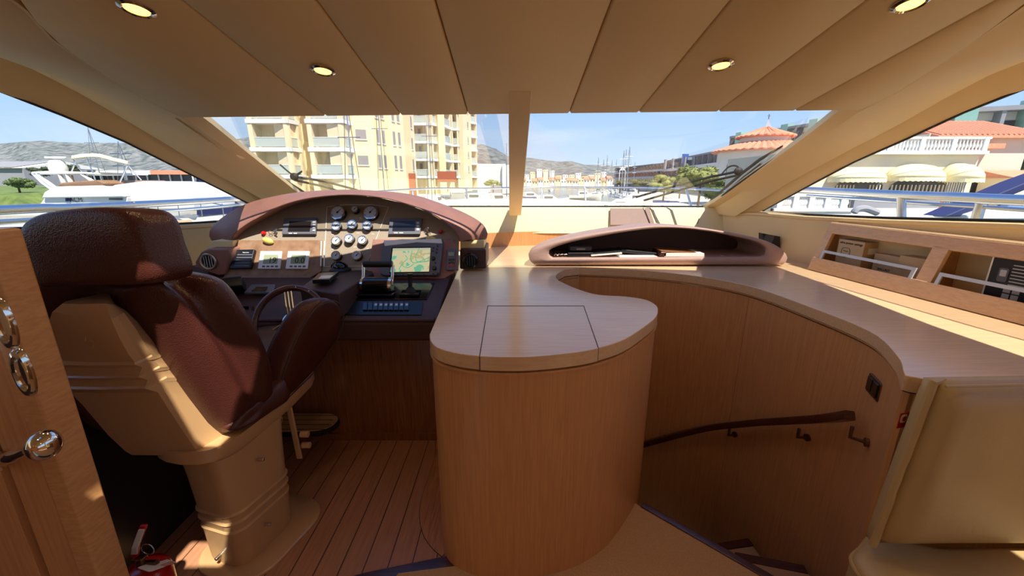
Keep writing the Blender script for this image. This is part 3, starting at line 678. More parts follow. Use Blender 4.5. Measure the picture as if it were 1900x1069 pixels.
rings = [bk(I, .30, .97), bk(I, .02), bk(I, .004), bk(I, -.004), [i.lerp(o, .12) + Vector((0, -.012, 0)) for i, o in zip(I, O)], [i.lerp(o, .5) + Vector((0, -.016, 0)) for i, o in zip(I, O)], [i.lerp(o, .86) + Vector((0, -.012, 0)) for i, o in zip(I, O)],
         bk(O, -.004), bk(O, .012), bk(O, .1, .985), bk(O, .26, .93), bk(O, .34, .85)]
MB().loft([fix(r) for r in rings], closed=True, caps=False).build('shell', 'pod_leather_mauve' if 'pod_leather_mauve' in M else mat('pod_leather_mauve', (178, 144, 132), .5, bump=.2, bscale=260, bkind='voronoi', noise_amt=.08, nscale=20), t, smooth=True, angle=60)
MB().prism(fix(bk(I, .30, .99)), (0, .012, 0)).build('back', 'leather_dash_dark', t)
zf = min(p.z for p in I)
def on_pod(px, py, d): p = aY(px, py, Yp + d); p.z = zf + .004; return p
G = 'odds and ends kept in the storage pod'
c_ = on_pod(1075, 470, .12); tt = thing('camera_case', 'small dark padded case on the papers at left end of pod', 'case', c_); MB().box(c_ + Vector((0, 0, .048)), (.15, .1, .03)).build('body', 'grey_plastic', tt, bevel=.006); MB().box(c_ + Vector((0, -.05, .046)), (.06, .004, .012)).build('label_plate', 'silver_plastic', tt)
c_ = on_pod(1075, 470, .10); tt = thing('black_book', 'black book lying under the padded case in the storage pod', 'book', c_); MB().box(c_ + Vector((.01, 0, .014)), (.2, .14, .026)).build('cover', 'black_plastic', tt, bevel=.003)
c_ = on_pod(1122, 474, .07); tt = thing('ring_binder', 'dark binder with white page edge leaning left of the papers', 'binder', c_)
MB().box(c_ + Vector((0, .02, .018)), (.21, .15, .012), Matrix.Rotation(-.08, 3, 'Y')).build('pages', 'paper_white', tt, bevel=.003); MB().box(c_ + Vector((.0, .025, .029)), (.2, .15, .008), Matrix.Rotation(-.08, 3, 'Y')).build('cover', 'black_plastic', tt, bevel=.002)
c_ = on_pod(1180, 476, .05); tt = thing('paper_sheet', 'white papers lying flat in the middle of the pod', 'paper', c_); MB().box(c_ + Vector((0, .02, .002)), (.26, .13, .004), Matrix.Rotation(.05, 3, 'Z')).build('stack', 'paper_white', tt)
c_ = on_pod(1182, 470, .13); tt = thing('grey_folder', 'dark grey folder standing behind the white papers', 'folder', c_); MB().box(c_ + Vector((0, 0, .02)), (.26, .12, .022), Matrix.Rotation(.1, 3, 'Y')).build('cover', 'black_print', tt, bevel=.002)
c_ = on_pod(1262, 474, .07); tt = thing('brown_book', 'thick brown leather book with white pages right of the papers', 'book', c_)
MB().box(c_ + Vector((0, .02, .016)), (.27, .17, .024)).build('pages', 'paper_white', tt, bevel=.002); MB().box(c_ + Vector((-.03, .03, .032)), (.25, .17, .008), Matrix.Rotation(.06, 3, 'Y')).build('cover', 'oak_dark', tt, bevel=.002)
MB().box(c_ + Vector((-.14, .02, .02)), (.04, .17, .03)).build('spine', 'mahogany', tt, bevel=.004)
c_ = on_pod(1360, 474, .08); tt = thing('thin_magazine', 'thin magazine lying at the right end of the pod', 'magazine', c_); MB().box(c_ + Vector((0, 0, .003)), (.2, .12, .005), Matrix.Rotation(-.1, 3, 'Z')).build('cover', 'paper_white', tt)
c_ = on_pod(1034, 477, .04); tt = thing('coiled_cable', 'short coil of white cord at the far left of the pod', 'cord', c_)
MB().tube(spline([c_ + Vector((-.02 + .09 * i / 9, .01 * math.sin(i * 2.3), .006 + .012 * abs(math.sin(i * 1.7)))) for i in range(10)], 5), .0035, 6).build('cord', 'white_plastic', tt, smooth=True)
tt = thing('black_wedge', 'black box edge standing behind right end of the leather pod', 'box', aY(1435, 447, 2.98)); MB().prism([aY(1415, 433, 2.98), aY(1447, 439, 2.98), aY(1447, 462, 2.98), aY(1415, 462, 2.98)], (0, .05, 0)).build('body', 'black_print', tt)
# ================================================================== HELM CONSOLE
FN = Vector((0, -.86, .51)).normalized(); FU = Vector((0, .51, .86)).normalized()
FP = ((0, 2.38, .98), tuple(FN))
def fp(px, py, d=0): return aP(px, py, (tuple(Vector(FP[0]) + FN * d), FP[1]))
def fpoly(b, l, d0, d1):  # prism standing on the fascia plane between offsets d0 and d1
    a = [fp(x, y, d0) for x, y in l]; return b.prism(a, FN * (d1 - d0))
H_ = thing('helm_console', 'brown leather helm console with arched cowl and gauge panel before the chair', 'helm console', (-1.05, 2.4, 0))
# cowl: arch sweeping over the instruments
Oc = [(392, 446), (388, 436), (394, 420), (420, 398), (455, 379), (500, 366), (560, 356), (640, 352), (700, 354), (760, 361), (815, 378), (860, 396), (893, 415), (904, 430), (903, 441), (897, 447)]
Ic = [(428, 448), (431, 443), (440, 430), (462, 414), (488, 399), (525, 381), (575, 368), (640, 362), (700, 366), (752, 378), (795, 394), (825, 412), (845, 430), (851, 440), (853, 444), (853, 448)]
n = 70
Or = arc_pts(Oc, 2.60, n); Ir = arc_pts(Ic, 2.45, n)
cx = -1.05; sc = lambda P, d, s, dz=0: [Vector((cx + (p.x - cx) * s, p.y + d, 1.12 + (p.z - 1.12) * s + dz)) for p in P]
inb = [Vector((cx + (p.x - cx) * .985, 2.44 + (p.z - .98) * .58, p.z - .004)) for p in Ir]
rings = [inb, sc(Ir, .004, .995), sc(Ir, -.002, 1.0), sc(Ir, -.003, 1.012), [i.lerp(o, .45) + Vector((0, -.004, .012)) for i, o in zip(Ir, Or)], [i.lerp(o, .9) + Vector((0, 0, .004)) for i, o in zip(Ir, Or)], Or, sc(Or, .02, 1.0, -.006), sc(Or, .12, .985), sc(Or, .22, .95), sc(Or, .26, .85)]
b = MB().loft(rings, closed=False, caps=False); 
for e_ in (0, -1): b.add([r[e_] for r in rings], [tuple(range(len(rings)))])
b.build('cowl', 'leather_dash', H_, smooth=True, angle=60)
# fascia backing filling the arch
fill = [(432, 447)] + Ic[2:14] + [(851, 447), (850, 500), (690, 505), (560, 526), (415, 526), (425, 480)]
q = [Vector((p.x, p.y, p.z)) for p in [fp(x, y, 0) for x, y in fill]]
MB().prism(q, -FN * .02).build('fascia', 'panel_grey', H_)
# raised tan leather panel on the left and brown one on the right
b = fpoly(MB(), [(437, 447), (599, 447), (598, 505), (560, 526), (415, 526), (424, 490)], .001, .014); b.build('left_panel', 'leather_tan', H_, bevel=.003)
b = fpoly(MB(), [(694, 446), (842, 446), (850, 470), (846, 506), (820, 522), (680, 522), (688, 480)], .001, .02); b.build('right_panel', 'leather_dash', H_, bevel=.004)
for x in (603, 597): fpoly(MB(), [(x - 1.2, 448), (x + .6, 448), (x - .6, 494), (x - 2.4, 494)], .014, .018).build('trim_strip', 'white_ink', H_)
b = MB(); fr4 = [fp(607, 384, .003), fp(663, 378.5, .003), fp(721, 384, .003), fp(697, 447, .003)]
b.tube([fp(601, 495, .003), fp(607, 384, .003), fp(640, 380, .003), fp(690, 380, .003), fp(721, 384, .003), fp(697, 446, .003), fp(680, 494, .003), fp(601, 495, .003)], .0018, 5)
b.build('gauge_panel_outline', 'white_ink', H_)
# gauges
mat('dial', (190, 196, 204), .2, coat=.3)
def gauge(px, py, r, lab=None):
    c = fp(px, py, 0); mt = frame(c, (1, 0, 0), FU)
    g = MB().lathe([(r * 1.04, 0), (r * 1.04, .022), (r * .98, .026)], mt).build('gauge', 'black_plastic', H_, smooth=True, angle=30)
    MB().lathe([(r, .024), (r * 1.06, .028), (r * 1.02, .034), (r * .86, .034), (r * .84, .03)], mt).build('bezel', 'chrome', g, smooth=True)
    MB().lathe([(.0001, .0305), (r * .85, .0305), (r * .85, .031), (.0001, .031)], mt).build('dial', 'dial', g)
    b = MB(); b.tube([mt @ Vector((-r * .1, -r * .2, .0325)), mt @ Vector((r * .35, r * .45, .0325))], .0016, 4); b.ball(mt @ Vector((0, 0, .033)), r * .13, 8, 6); 
    for i in range(7):
        a = math.radians(210 - i * 40); b.tube([mt @ Vector((r * .62 * math.cos(a), r * .62 * math.sin(a), .0318)), mt @ Vector((r * .78 * math.cos(a), r * .78 * math.sin(a), .0318))], .0011, 4)
    b.build('needle', 'black_ink', g)
    w = r * .55; MB().box(fp(px - 9 if px < 640 else px + 8, py + (17 if r > .04 else 12.5), .001), (w, .001, .003), Matrix.Rotation(math.atan2(.51, .86) * -1, 3, 'X')).build('caption', 'white_ink', H_)
for x, y in ((630, 398), (690, 398)): gauge(x, y, .046)
gauge(661, 392, .022)
for x, y in ((627, 423), (656, 420), (684, 422), (627, 450), (651, 446), (675, 449), (627, 477), (665, 477)): gauge(x, y, .028)
# upper display units
def unit(poly, scr, nm, d0, d1, body, smat, lab=None, parent=H_):
    u = fpoly(MB(), poly, d0, d1).build(nm, body, parent, bevel=.003)
    s = fpoly(MB(), scr, d1 - .001, d1 + .0012).build('screen', smat, u)
    return u
u = unit([(530, 407), (590, 406), (588, 437), (526, 437)], [(538, 411), (578, 411), (575, 430), (534, 430)], 'engine_display', .001, .022, 'grey_plastic', 'screen_dark')
for i in range(4): fpoly(MB(), [(581, 411 + i * 5), (586, 411 + i * 5), (585, 414 + i * 5), (580, 414 + i * 5)], .022, .025).build('key', 'silver_plastic', u)
for x in (536, 545): fpoly(MB(), [(x, 432.5), (x + 6, 432.5), (x + 6, 434), (x, 434)], .022, .023).build('caption', 'white_ink', u)
u = unit([(725, 407), (785, 407), (780, 437), (722, 437)], [(730, 411), (770, 410), (770, 429), (728, 429)], 'engine_display', .001, .022, 'grey_plastic', 'screen_dark')
for i in range(3): fpoly(MB(), [(773, 412 + i * 6), (778, 412 + i * 6), (778, 416 + i * 6), (773, 416 + i * 6)], .022, .025).build('key', 'silver_plastic', u)
for x in (731, 741): fpoly(MB(), [(x, 431.5), (x + 7, 431.5), (x + 7, 433), (x, 433)], .022, .023).build('caption', 'white_ink', u)
# small square instruments with figures
def sq(cx_, txt, lab):
    t = thing('instrument_display', lab, 'display', fp(cx_, 482), 'square white displays on the left helm panel')
    u = fpoly(MB(), [(cx_ - 18, 467), (cx_ + 22, 467), (cx_ + 18, 500), (cx_ - 23, 500)], .014, .026).build('case', 'white_plastic', t, bevel=.004)
    fpoly(MB(), [(cx_ - 13, 473), (cx_ + 14, 473), (cx_ + 11, 489.5), (cx_ - 15, 489.5)], .026, .0272).build('screen', 'lcd_green', t)
    for i in range(4): fpoly(MB(), [(cx_ - 16 + i * 8, 493), (cx_ - 11 + i * 8, 493), (cx_ - 11.6 + i * 8, 496), (cx_ - 16.6 + i * 8, 496)], .026, .028).build('key', 'grey_plastic', t)
    text(txt, 'figures', 'black_ink', .05, frame(fp(cx_ + 2, 483.5, .0275), (1, 0, 0), FU), t)
sq(503, '19', 'white square display reading 19 on the left helm panel'); sq(554, '0.0', 'white square display reading 0.0 beside the gauge panel')
t = thing('loudspeaker', 'black ribbed square loudspeaker on the left helm panel', 'speaker', fp(453, 482))
fpoly(MB(), [(438, 466), (477, 465), (469, 500), (430, 501)], .014, .04).build('case', 'black_plastic', t, bevel=.006)
for i in range(5): fpoly(MB(), [(441 - i * 1.5, 472 + i * 5), (469 - i * 1.5, 472 + i * 5), (468.6 - i * 1.5, 474 + i * 5), (440.6 - i * 1.5, 474 + i * 5)], .04, .0425).build('rib', 'grey_plastic', t)
text('Raymarine', 'lettering', 'white_ink', .009, frame(fp(456, 468.5, .041), (1, 0, 0), FU), t)
# side pods with air vents
def pod(poly, y, dep, nm, vent, m, vm):
    a = [aY(px, py, y) for px, py in poly]
    u = MB().prism(a, (0, dep, 0)).build(nm, m, H_, bevel=.012, seg=3)
    c = aY(*vent, y - .002); mt = frame(c, (1, 0, 0), (0, 0, 1))
    MB().lathe([(.046, 0), (.05, .008), (.046, .014), (.038, .012), (.036, .002)], mt).build('vent_ring', vm, u, smooth=True)
    MB().lathe([(.0001, .001), (.037, .001), (.037, .003), (.0001, .003)], mt).build('vent_well', 'black_plastic', u)
    b = MB()
    for dx in (-.022, -.008, .008, .022):
        hh = math.sqrt(.036 ** 2 - dx ** 2); b.box(mt @ Vector((dx, 0, .008)), (.004, .012, hh * 1.9), Matrix.Rotation(.5, 3, 'Z'))
    b.build('vent_slats', 'silver_plastic' if vm == 'brushed_metal' else 'black_gloss', u)
pod([(368, 500), (360, 488), (372, 468), (385, 462), (424, 462), (427, 476), (418, 510), (405, 512)], 2.34, .22, 'left_pod', (388, 485), 'leather_dash', 'brushed_metal')
pod([(853, 462), (902, 462), (902, 499), (853, 500)], 2.50, .3, 'right_pod', (873, 484), 'leather_dash_dark', 'black_gloss')
MB().prism([aY(393, 447, 2.42), aY(432, 447, 2.42), aY(430, 466, 2.42), aY(380, 466, 2.42)], (0, .2, 0)).build('cream_block', 'cream_panel', H_, bevel=.003)
MB().prism([aY(854, 446, 2.54), aY(898, 446, 2.54), aY(898, 463, 2.54), aY(854, 463, 2.54)], (0, .3, 0)).build('cream_block', 'cream_panel', H_, bevel=.003)
# lower dash body
prof = [(2.06, .66), (1.95, .70), (1.935, .80), (1.95, .825), (2.05, .87), (2.36, .95), (2.42, 1.0), (2.6, 1.0), (2.6, .66)]
x0, x1 = aY(797, 600, 1.95).x - .0, -.37
def dash(x0, x1, P, m, nm, **kw): return MB().prism([Vector((x0, y, z)) for y, z in P], (x1 - x0, 0, 0)).build(nm, m, H_, **kw)
dash(-2.0, -.375, prof, 'leather_dash_dark', 'lower_dash', bevel=.012, seg=3)
# lip along the front
MB().tube([Vector((-2.0, 1.945, .815)), Vector((-.40, 1.945, .815))], .012, 10).build('front_lip', 'leather_dash_dark', H_, smooth=True)
# raised wedge between wheel and throttle
top = [aZ(598, 503, .985), aZ(690, 500, .985), aZ(693, 506, .98), aZ(628, 545, .965), aZ(556, 534, .975)]
MB().loft([[Vector((p.x * 1.0, p.y, .84)) for p in top], top]).build('centre_wedge', 'leather_dash_dark', H_, bevel=.008)
# sunk switch plates
sw = lambda y: .825 + (y - 1.95) * .45
def dplane(y0=2.05, z0=.87): return ((0, y0, z0 + .002), (0, -.08, .31))
DN = Vector((0, -.08, .31)).normalized()
def dp(px, py, d=0): return aP(px, py, (tuple(Vector((0, 2.05, .872)) + DN * d), tuple(DN)))
MB().prism([dp(x, y) for x, y in ((668, 528), (806, 526), (792, 556), (650, 558))], DN * .006).build('control_plate', 'black_gloss', H_, bevel=.002)
SN = Vector((0, -.45, 1)).normalized(); spn = lambda px, py, d=0: aP(px, py, (tuple(Vector((0, 1.95, .827)) + SN * d), tuple(SN)))
MB().prism([spn(x, y) for x, y in ((652, 560), (785, 560), (782, 585), (640, 585))], SN * .004).build('switch_panel', 'black_plastic', H_, bevel=.001)
for i in range(9):
    xx = 674 + i * 9.6
    s_ = MB().prism([spn(x, y, .004) for x, y in ((xx, 563), (xx + 8, 563), (xx + 7.6, 577), (xx - .6, 577))], SN * .008).build('rocker_switch', 'black_gloss', H_, bevel=.0015)
    if i > 1: MB().prism([spn(x, y, .012) for x, y in ((xx + 2, 563.5), (xx + 6.5, 563.5), (xx + 6.2, 567.5), (xx + 1.6, 567.5))], SN * .0012).build('marking', 'silver_plastic', s_)
# panel left, behind the wheel
MB().prism([aY(x, y, 2.30) for x, y in ((445, 528), (600, 526), (596, 538), (440, 540))], (0, .03, .01)).build('radio_shelf', 'leather_dash_dark', H_, bevel=.003)
u = MB().prism([aP(x, y, ((0, 2.2, .93), tuple(DN))) for x, y in ((468, 531), (512, 531), (508, 546), (454, 546))], DN * .012).build('radio_unit', 'grey_plastic', H_, bevel=.002)
MB().prism([aP(x, y, ((0, 2.2, .942), tuple(DN))) for x, y in ((476, 533), (497, 533), (493, 541), (466, 541))], DN * .003).build('screen', 'screen_dark', u)
for i in range(2): MB().prism([aP(x, y, ((0, 2.15, .88), tuple(DN))) for x, y in ((449 + i * 22, 560), (465 + i * 22, 560), (463 + i * 22, 578), (446 + i * 22, 578))], DN * .012).build('rocker_switch', 'black_gloss', H_, bevel=.002)
# kick panel and footrest
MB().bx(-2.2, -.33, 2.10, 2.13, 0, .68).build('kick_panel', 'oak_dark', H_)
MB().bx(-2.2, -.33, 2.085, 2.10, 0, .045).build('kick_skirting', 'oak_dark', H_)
t = thing('footrest', 'teak slatted footrest with dark rubber edge below the helm', 'footrest', (-1.2, 2.0, .2))
fz = .19; fo = spline([aZ(x, y, fz) for x, y in ((520, 802), (585, 800), (615, 792), (630, 778), (622, 769), (600, 767), (520, 767))], 5)
fo = [Vector((-1.6, fo[0].y, fz))] + fo + [Vector((-1.6, fo[-1].y, fz))]
MB().prism([p - Vector((0, 0, .035)) for p in fo], (0, 0, .03)).build('rubber_edge', 'rubber_black', t, bevel=.008)
cc = sum(fo, Vector()) / len(fo); MB().prism([cc + (p - cc) * .93 - Vector((0, 0, .004)) for p in fo], (0, 0, .006)).build('board', 'shell_beige', t)
for i in range(4):
    yv = 1.915 + .045 * i; MB().tube([Vector((-1.58, yv, fz + .003)), Vector((-1.02, yv, fz + .003))], .0018, 5).build('groove', 'seam_dark', t)
# ------------------------------------------------------------------ chart plotter
t = thing('chart_plotter', 'grey chart plotter with a lit green and sand coloured sea chart', 'chart plotter', fp(765, 480))
def up_(l, d0, d1, nm, m, par=t, bv=0): return fpoly(MB(), l, d0, d1).build(nm, m, par, bevel=bv)
up_([(716, 450), (822, 447), (823, 458), (817, 510), (812, 514), (716, 515), (707, 510), (712, 458)], .02, .055, 'case', 'grey_plastic', t, .006)
cp_ = bpy.data.materials.new('sea_chart'); cp_.use_nodes = True; M['sea_chart'] = cp_; T = cp_.node_tree; B = T.nodes['Principled BSDF']
co = T.nodes.new('ShaderNodeTexCoord'); n1_ = T.nodes.new('ShaderNodeTexNoise'); n1_.inputs['Scale'].default_value = 14; n1_.inputs['Detail'].default_value = 3
r1 = T.nodes.new('ShaderNodeValToRGB'); r1.color_ramp.interpolation = 'CONSTANT'; E_ = r1.color_ramp.elements
E_[0].position = 0; E_[0].color = lin((120, 190, 150)); E_[1].position = .38; E_[1].color = lin((196, 214, 170))
for p_, c_ in ((.41, (214, 206, 160)), (.56, (196, 186, 134)), (.64, (220, 212, 172))): x_ = E_.new(p_); x_.color = lin(c_)
T.links.new(co.outputs['Object'], n1_.inputs['Vector']); T.links.new(n1_.outputs['Fac'], r1.inputs[0]); T.links.new(r1.outputs[0], B.inputs['Emission Color']); T.links.new(r1.outputs[0], B.inputs['Base Color'])
B.inputs['Emission Strength'].default_value = .35; B.inputs['Roughness'].default_value = .2
mat('chart_line', (70, 190, 150), .4, emit=(70, 190, 150), estr=.3); mat('chart_bar', (200, 205, 170), .4, emit=(200, 205, 170), estr=.3)
up_([(727, 459), (800, 458), (797, 506), (722, 507)], .055, .056, 'bezel', 'black_gloss')
up_([(729, 461), (799, 460), (796, 504), (724, 505)], .056, .057, 'screen', 'sea_chart')
up_([(729, 461), (799, 460), (798.5, 464), (728.5, 465)], .057, .0575, 'menu_bar', 'chart_bar')
b = MB()
for l in (((740, 500), (748, 488), (756, 480), (752, 474)), ((765, 465), (762, 480), (770, 488), (796, 478)), ((778, 461), (772, 475), (775, 486), (798, 484)), ((745, 492), (756, 497), (768, 490))): b.tube(spline([fp(x, y, .058) for x, y in l], 4), .0022, 4)
b.build('coast_line', 'chart_line', t)
for x, y, r in ((804, 480, .012), (806, 498, .013)): MB().lathe([(r, 0), (r, .012), (r * .8, .016), (.0001, .016)], frame(fp(x, y, .055), (1, 0, 0), FU), 16).build('knob', 'black_plastic', t, smooth=True)
for x, y in ((812, 457), (811, 463), (810, 469), (804, 460), (803, 466), (808, 488), (812, 507), (804, 508)): MB().lathe([(.0045, 0), (.0045, .005), (.0001, .006)], frame(fp(x, y, .055), (1, 0, 0), FU), 10).build('key', 'black_plastic', t, smooth=True)
for i in range(5): MB().lathe([(.004, 0), (.004, .004), (.0001, .005)], frame(fp(735 + i * 13, 510, .055), (1, 0, 0), FU), 10).build('key', 'black_plastic', t, smooth=True)
up_([(714, 449), (820, 446), (822, 455), (775, 453), (716, 460)], .03, .058, 'sun_cover', 'white_plastic', t, .004)
# remote handset
t = thing('remote_handset', 'small grey handset with red buttons right of the chart plotter', 'remote', fp(838, 480))
up_([(830, 465), (833, 463), (843, 463), (846, 465), (844, 500), (842, 503), (830, 503), (828, 500)], .02, .036, 'case', 'grey_plastic', t, .004)
up_([(832, 468), (842, 468), (842, 475), (832, 475)], .036, .037, 'screen', 'lcd_green')
for i, (x, y) in enumerate(((834, 482), (838, 482), (842, 482), (834, 488), (838, 487), (842, 488))): up_([(x - 1.4, y - 1.4), (x + 1.4, y - 1.4), (x + 1.4, y + 1.4), (x - 1.4, y + 1.4)], .036, .039, 'key', 'black_plastic')
for x in (833.5, 840): up_([(x - 1.5, 491), (x + 2.5, 491), (x + 2.2, 495), (x - 1.8, 495)], .036, .039, 'red_key', 'red_plastic')
# keys with floats
def keys(px, py, lab, red, xo):
    t = thing('key_bunch', lab, 'keys', fp(px, py), 'ignition keys with yellow floats')
    b = MB(); b.ball(fp(px, py + 10, .03), (.035, .012, .02), 14, 8, Matrix.Rotation(.3, 3, 'Y')); b.build('float', 'yellow_plastic', t, smooth=True)
    MB().tube([fp(px + xo * 3, py - 6, .02) + Vector((.012 * math.cos(a), 0, .012 * math.sin(a))) for a in [i * math.pi / 6 for i in range(12)]], .0015, 5, loop=True).build('ring', 'chrome', t)
    MB().lathe([(.013, 0), (.013, .014), (.009, .02), (.0001, .02)], frame(fp(px - xo * 4 if red != 2 else px + 18, py - 3, 0), (1, 0, 0), FU), 14).build('stop_button', 'red_plastic', t, smooth=True)
    b = MB(); mt = frame(fp(px + xo * 8, py - 5, .01), (1, 0, 0), FU)
    for a in (.3, 1.1, -.5): b.box(mt @ Vector((.012 * math.cos(a), .014 * math.sin(a), .01)), (.01, .004, .03), Matrix.Rotation(a, 3, 'Y'))
    b.build('key', 'steel', t, bevel=.001)
keys(497, 437, 'ignition keys with yellow float and red button above the left leather panel', 1, 1.6)
keys(800, 434, 'ignition keys with yellow float under the right end of the cowl', 2, -1.2)
# compass and black control box on the wedge
c = aZ(632, 502, .985); t = thing('compass', 'black domed compass at the foot of the gauge panel', 'compass', c)
MB().lathe([(.062, 0), (.062, .008), (.05, .016), (.044, .02)], Matrix.Translation(c)).build('base', 'black_plastic', t, smooth=True); MB().ball(c + Vector((0, 0, .022)), (.042, .042, .034)).build('dome', 'black_gloss', t, smooth=True)
MB().tube([c + Vector((.05 * math.cos(a), -.01 , .02 + .035 * math.sin(a))) for a in [i * math.pi / 10 for i in range(11)]], .004, 6).build('hood', 'black_plastic', t, smooth=True)
t = thing('autopilot_box', 'flat black box lying on the dark ridge beside compass', 'control box', aZ(606, 520, .98))
MB().prism([aZ(x, y, .99) for x, y in ((580, 527), (592, 514), (629, 511), (612, 526))], (0, 0, .022)).build('case', 'black_plastic', t, bevel=.003); MB().prism([aZ(x, y, 1.012) for x, y in ((596, 512), (619, 511), (611, 517), (590, 518))], (0, 0, .0015)).build('screen', 'silver_plastic', t)
# throttle: twin levers joined by a black grip, chrome cheeks
c = dp(701, 545); t = thing('throttle_control', 'chrome and black twin throttle lever right of the wheel', 'throttle', c)
MB().box(c + Vector((0, 0, .006)), (.2, .12, .012)).build('plate', 'black_gloss', t, bevel=.003)
MB().cyl(c + Vector((-.07, 0, .05)), c + Vector((.07, 0, .05)), .045, n=28).build('housing', 'black_gloss', t, bevel=.004)
for s in (-1, 1):
    MB().cyl(c + Vector((s * .07, 0, .05)), c + Vector((s * .085, 0, .05)), .042, .036, 24).build('cheek', 'chrome', t, smooth=True)
    MB().tube([c + Vector((s * .08, 0, .05)), c + Vector((s * .082, .03, .1)), c + Vector((s * .082, .045, .155))], [.012, .009, .011], 10).build('lever', 'chrome', t, smooth=True)
MB().cyl(c + Vector((-.082, .045, .16)), c + Vector((.082, .045, .16)), .019, n=16).build('grip', 'black_plastic', t, bevel=.005)
c = dp(762, 546); t = thing('bow_thruster_joystick', 'small black joystick right of the throttle', 'joystick', c)
MB().box(c + Vector((0, 0, .008)), (.11, .09, .014)).build('plate', 'black_gloss', t, bevel=.003); MB().lathe([(.03, 0), (.022, .02), (.014, .03)], Matrix.Translation(c + Vector((0, 0, .012)))).build('boot', 'rubber_black', t, smooth=True)
MB().tube([c + Vector((0, 0, .03)), c + Vector((0, .01, .09)), c + Vector((0, .012, .115))], [.011, .012, .016], 12).build('stick', 'black_plastic', t, smooth=True)
# VHF unit left
c = aY(434, 530, 2.12); t = thing('radio_handset', 'black radio handset left behind the steering wheel', 'radio', c)
Rv = Matrix.Rotation(.5, 3, 'Z') @ Matrix.Rotation(-.5, 3, 'X')
MB().box(c + Vector((0, 0, .0)), (.1, .14, .06), Rv).build('case', 'black_plastic', t, bevel=.01)
for i in range(4): MB().box(c + Rv @ Vector((0, -.05 + i * .03, .032)), (.08, .012, .004), Rv).build('grille_bar', 'grey_plastic', t)
# steering wheel
c = aY(546, 598, 1.9); wn = Vector((.05, -.85, .52)).normalized(); mt = frame(c, (1, .06, 0), Vector((0, .52, .85)))
t = thing('steering_wheel', 'dark wood rimmed steering wheel with chrome spokes behind the armrest', 'steering wheel', c)
Rw = .165
ring = [mt @ Vector((Rw * math.cos(a), Rw * math.sin(a), .05)) for a in [2 * math.pi * i / 64 for i in range(64)]]
MB().tube(ring, .016, 12, loop=True).build('rim', 'mahogany', t, smooth=True)
MB().lathe([(.045, 0), (.045, .03), (.036, .045), (.015, .052), (.0001, .053)], mt).build('hub', 'chrome', t, smooth=True)
for k_ in (100, 220, 340):
    for o_k in (-.016, 0, .016):
        a = math.radians(k_); dx = Vector((-math.sin(a), math.cos(a), 0)) * o_k
        MB().tube([mt @ (Vector((.04 * math.cos(a), .04 * math.sin(a), .03)) + dx), mt @ (Vector((Rw * .97 * math.cos(a), Rw * .97 * math.sin(a), .05)) + dx)], .0042, 7).build('spoke', 'chrome', t, smooth=True)
MB().cyl(c, c - (mt @ Vector((0, 0, 1)) - c) * .2, .03).build('column', 'black_plastic', t)
for i in range(6):
    a = math.radians(60 + i * 12); MB().ball(mt @ Vector((Rw * math.cos(a), Rw * math.sin(a), .066)), .003, 8, 6).build('stud', 'chrome', t) if i in (0, 2) else None

# ================================================================== HELM CHAIR
def puff(A, Bq, prof, close=True):
    k = len(A); rings = []
    for tt_, s in prof:
        R0 = [a.lerp(c_, tt_) for a, c_ in zip(A, Bq)]; ce = sum(R0, Vector()) / k; rings.append([ce + (p - ce) * s for p in R0])
    return MB().loft(rings)
PR = [(-.02, .25), (-.02, .6), (-.01, .82), (.02, .92), (.1, .985), (.25, 1), (.75, 1), (.9, .985), (.98, .92), (1.01, .82), (1.02, .6), (1.02, .25)]
def sm(l, n=4): return spline(l, n, True)
Cc = thing('helm_chair', 'dark brown leather helm chair with beige moulded back shell', 'helm chair', (-1.1, 1.4, 0))
fwd = Vector((.22, .97, 0)).normalized()
A_ = sm([aY(x, y, 1.06) for x, y in ((24, 440), (34, 412), (66, 396), (120, 387), (185, 384), (228, 391), (252, 414), (266, 455), (284, 505), (270, 527), (200, 532), (110, 533), (58, 533), (40, 500))])
B_ = [p + fwd * .125 + Vector((0.0, 0, -.010)) for p in A_]
puff(A_, B_, PR).build('headrest', 'leather_brown', Cc, smooth=True, angle=80)
def y0(py): return 1.03 + .17 * min(1.05, max(0, (py - 560) / 280))
# leather backrest wrapped around the shell: rear roll, crease, front roll
BL = [((60, 536), (232, 538), (300, 528), (330, 536), (345, 510), (356, 504), 540), ((48, 575), (240, 575), (322, 548), (362, 562), (395, 524), (412, 520), 575), ((52, 620), (290, 636), (352, 592), (398, 610), (438, 568), (452, 575), 630),
      ((80, 690), (347, 717), (396, 652), (432, 664), (474, 622), (482, 638), 700), ((125, 750), (390, 772), (428, 708), (462, 722), (494, 672), (502, 700), 760), ((165, 790), (415, 800), (448, 752), (480, 752), (498, 732), (503, 745), 800), ((200, 800), (424, 802), (440, 792), (468, 782), (480, 775), (488, 768), 820)]
rings = []
for Lp, Bp_, P1, K, P2, Fr, yy in BL:
    q0 = y0(yy); l = aY(*Lp, q0 + .05)
    pt = [l, l.lerp(aY(*Bp_, q0 + .10), .5) + Vector((0, .05, 0)), aY(*Bp_, q0 + .09), aY(*P1, q0 + .105), aY(*K, q0 + .19), aY(*P2, q0 + .22), aY(*Fr, q0 + .29)]
    pt += [pt[-1] + Vector((-.12, .04, 0)), l + Vector((.08, .27, 0)), l + Vector((-.01, .16, 0))]
    rings.append(spline(pt, 5, True))
k_r = len(rings[0]); dense = []
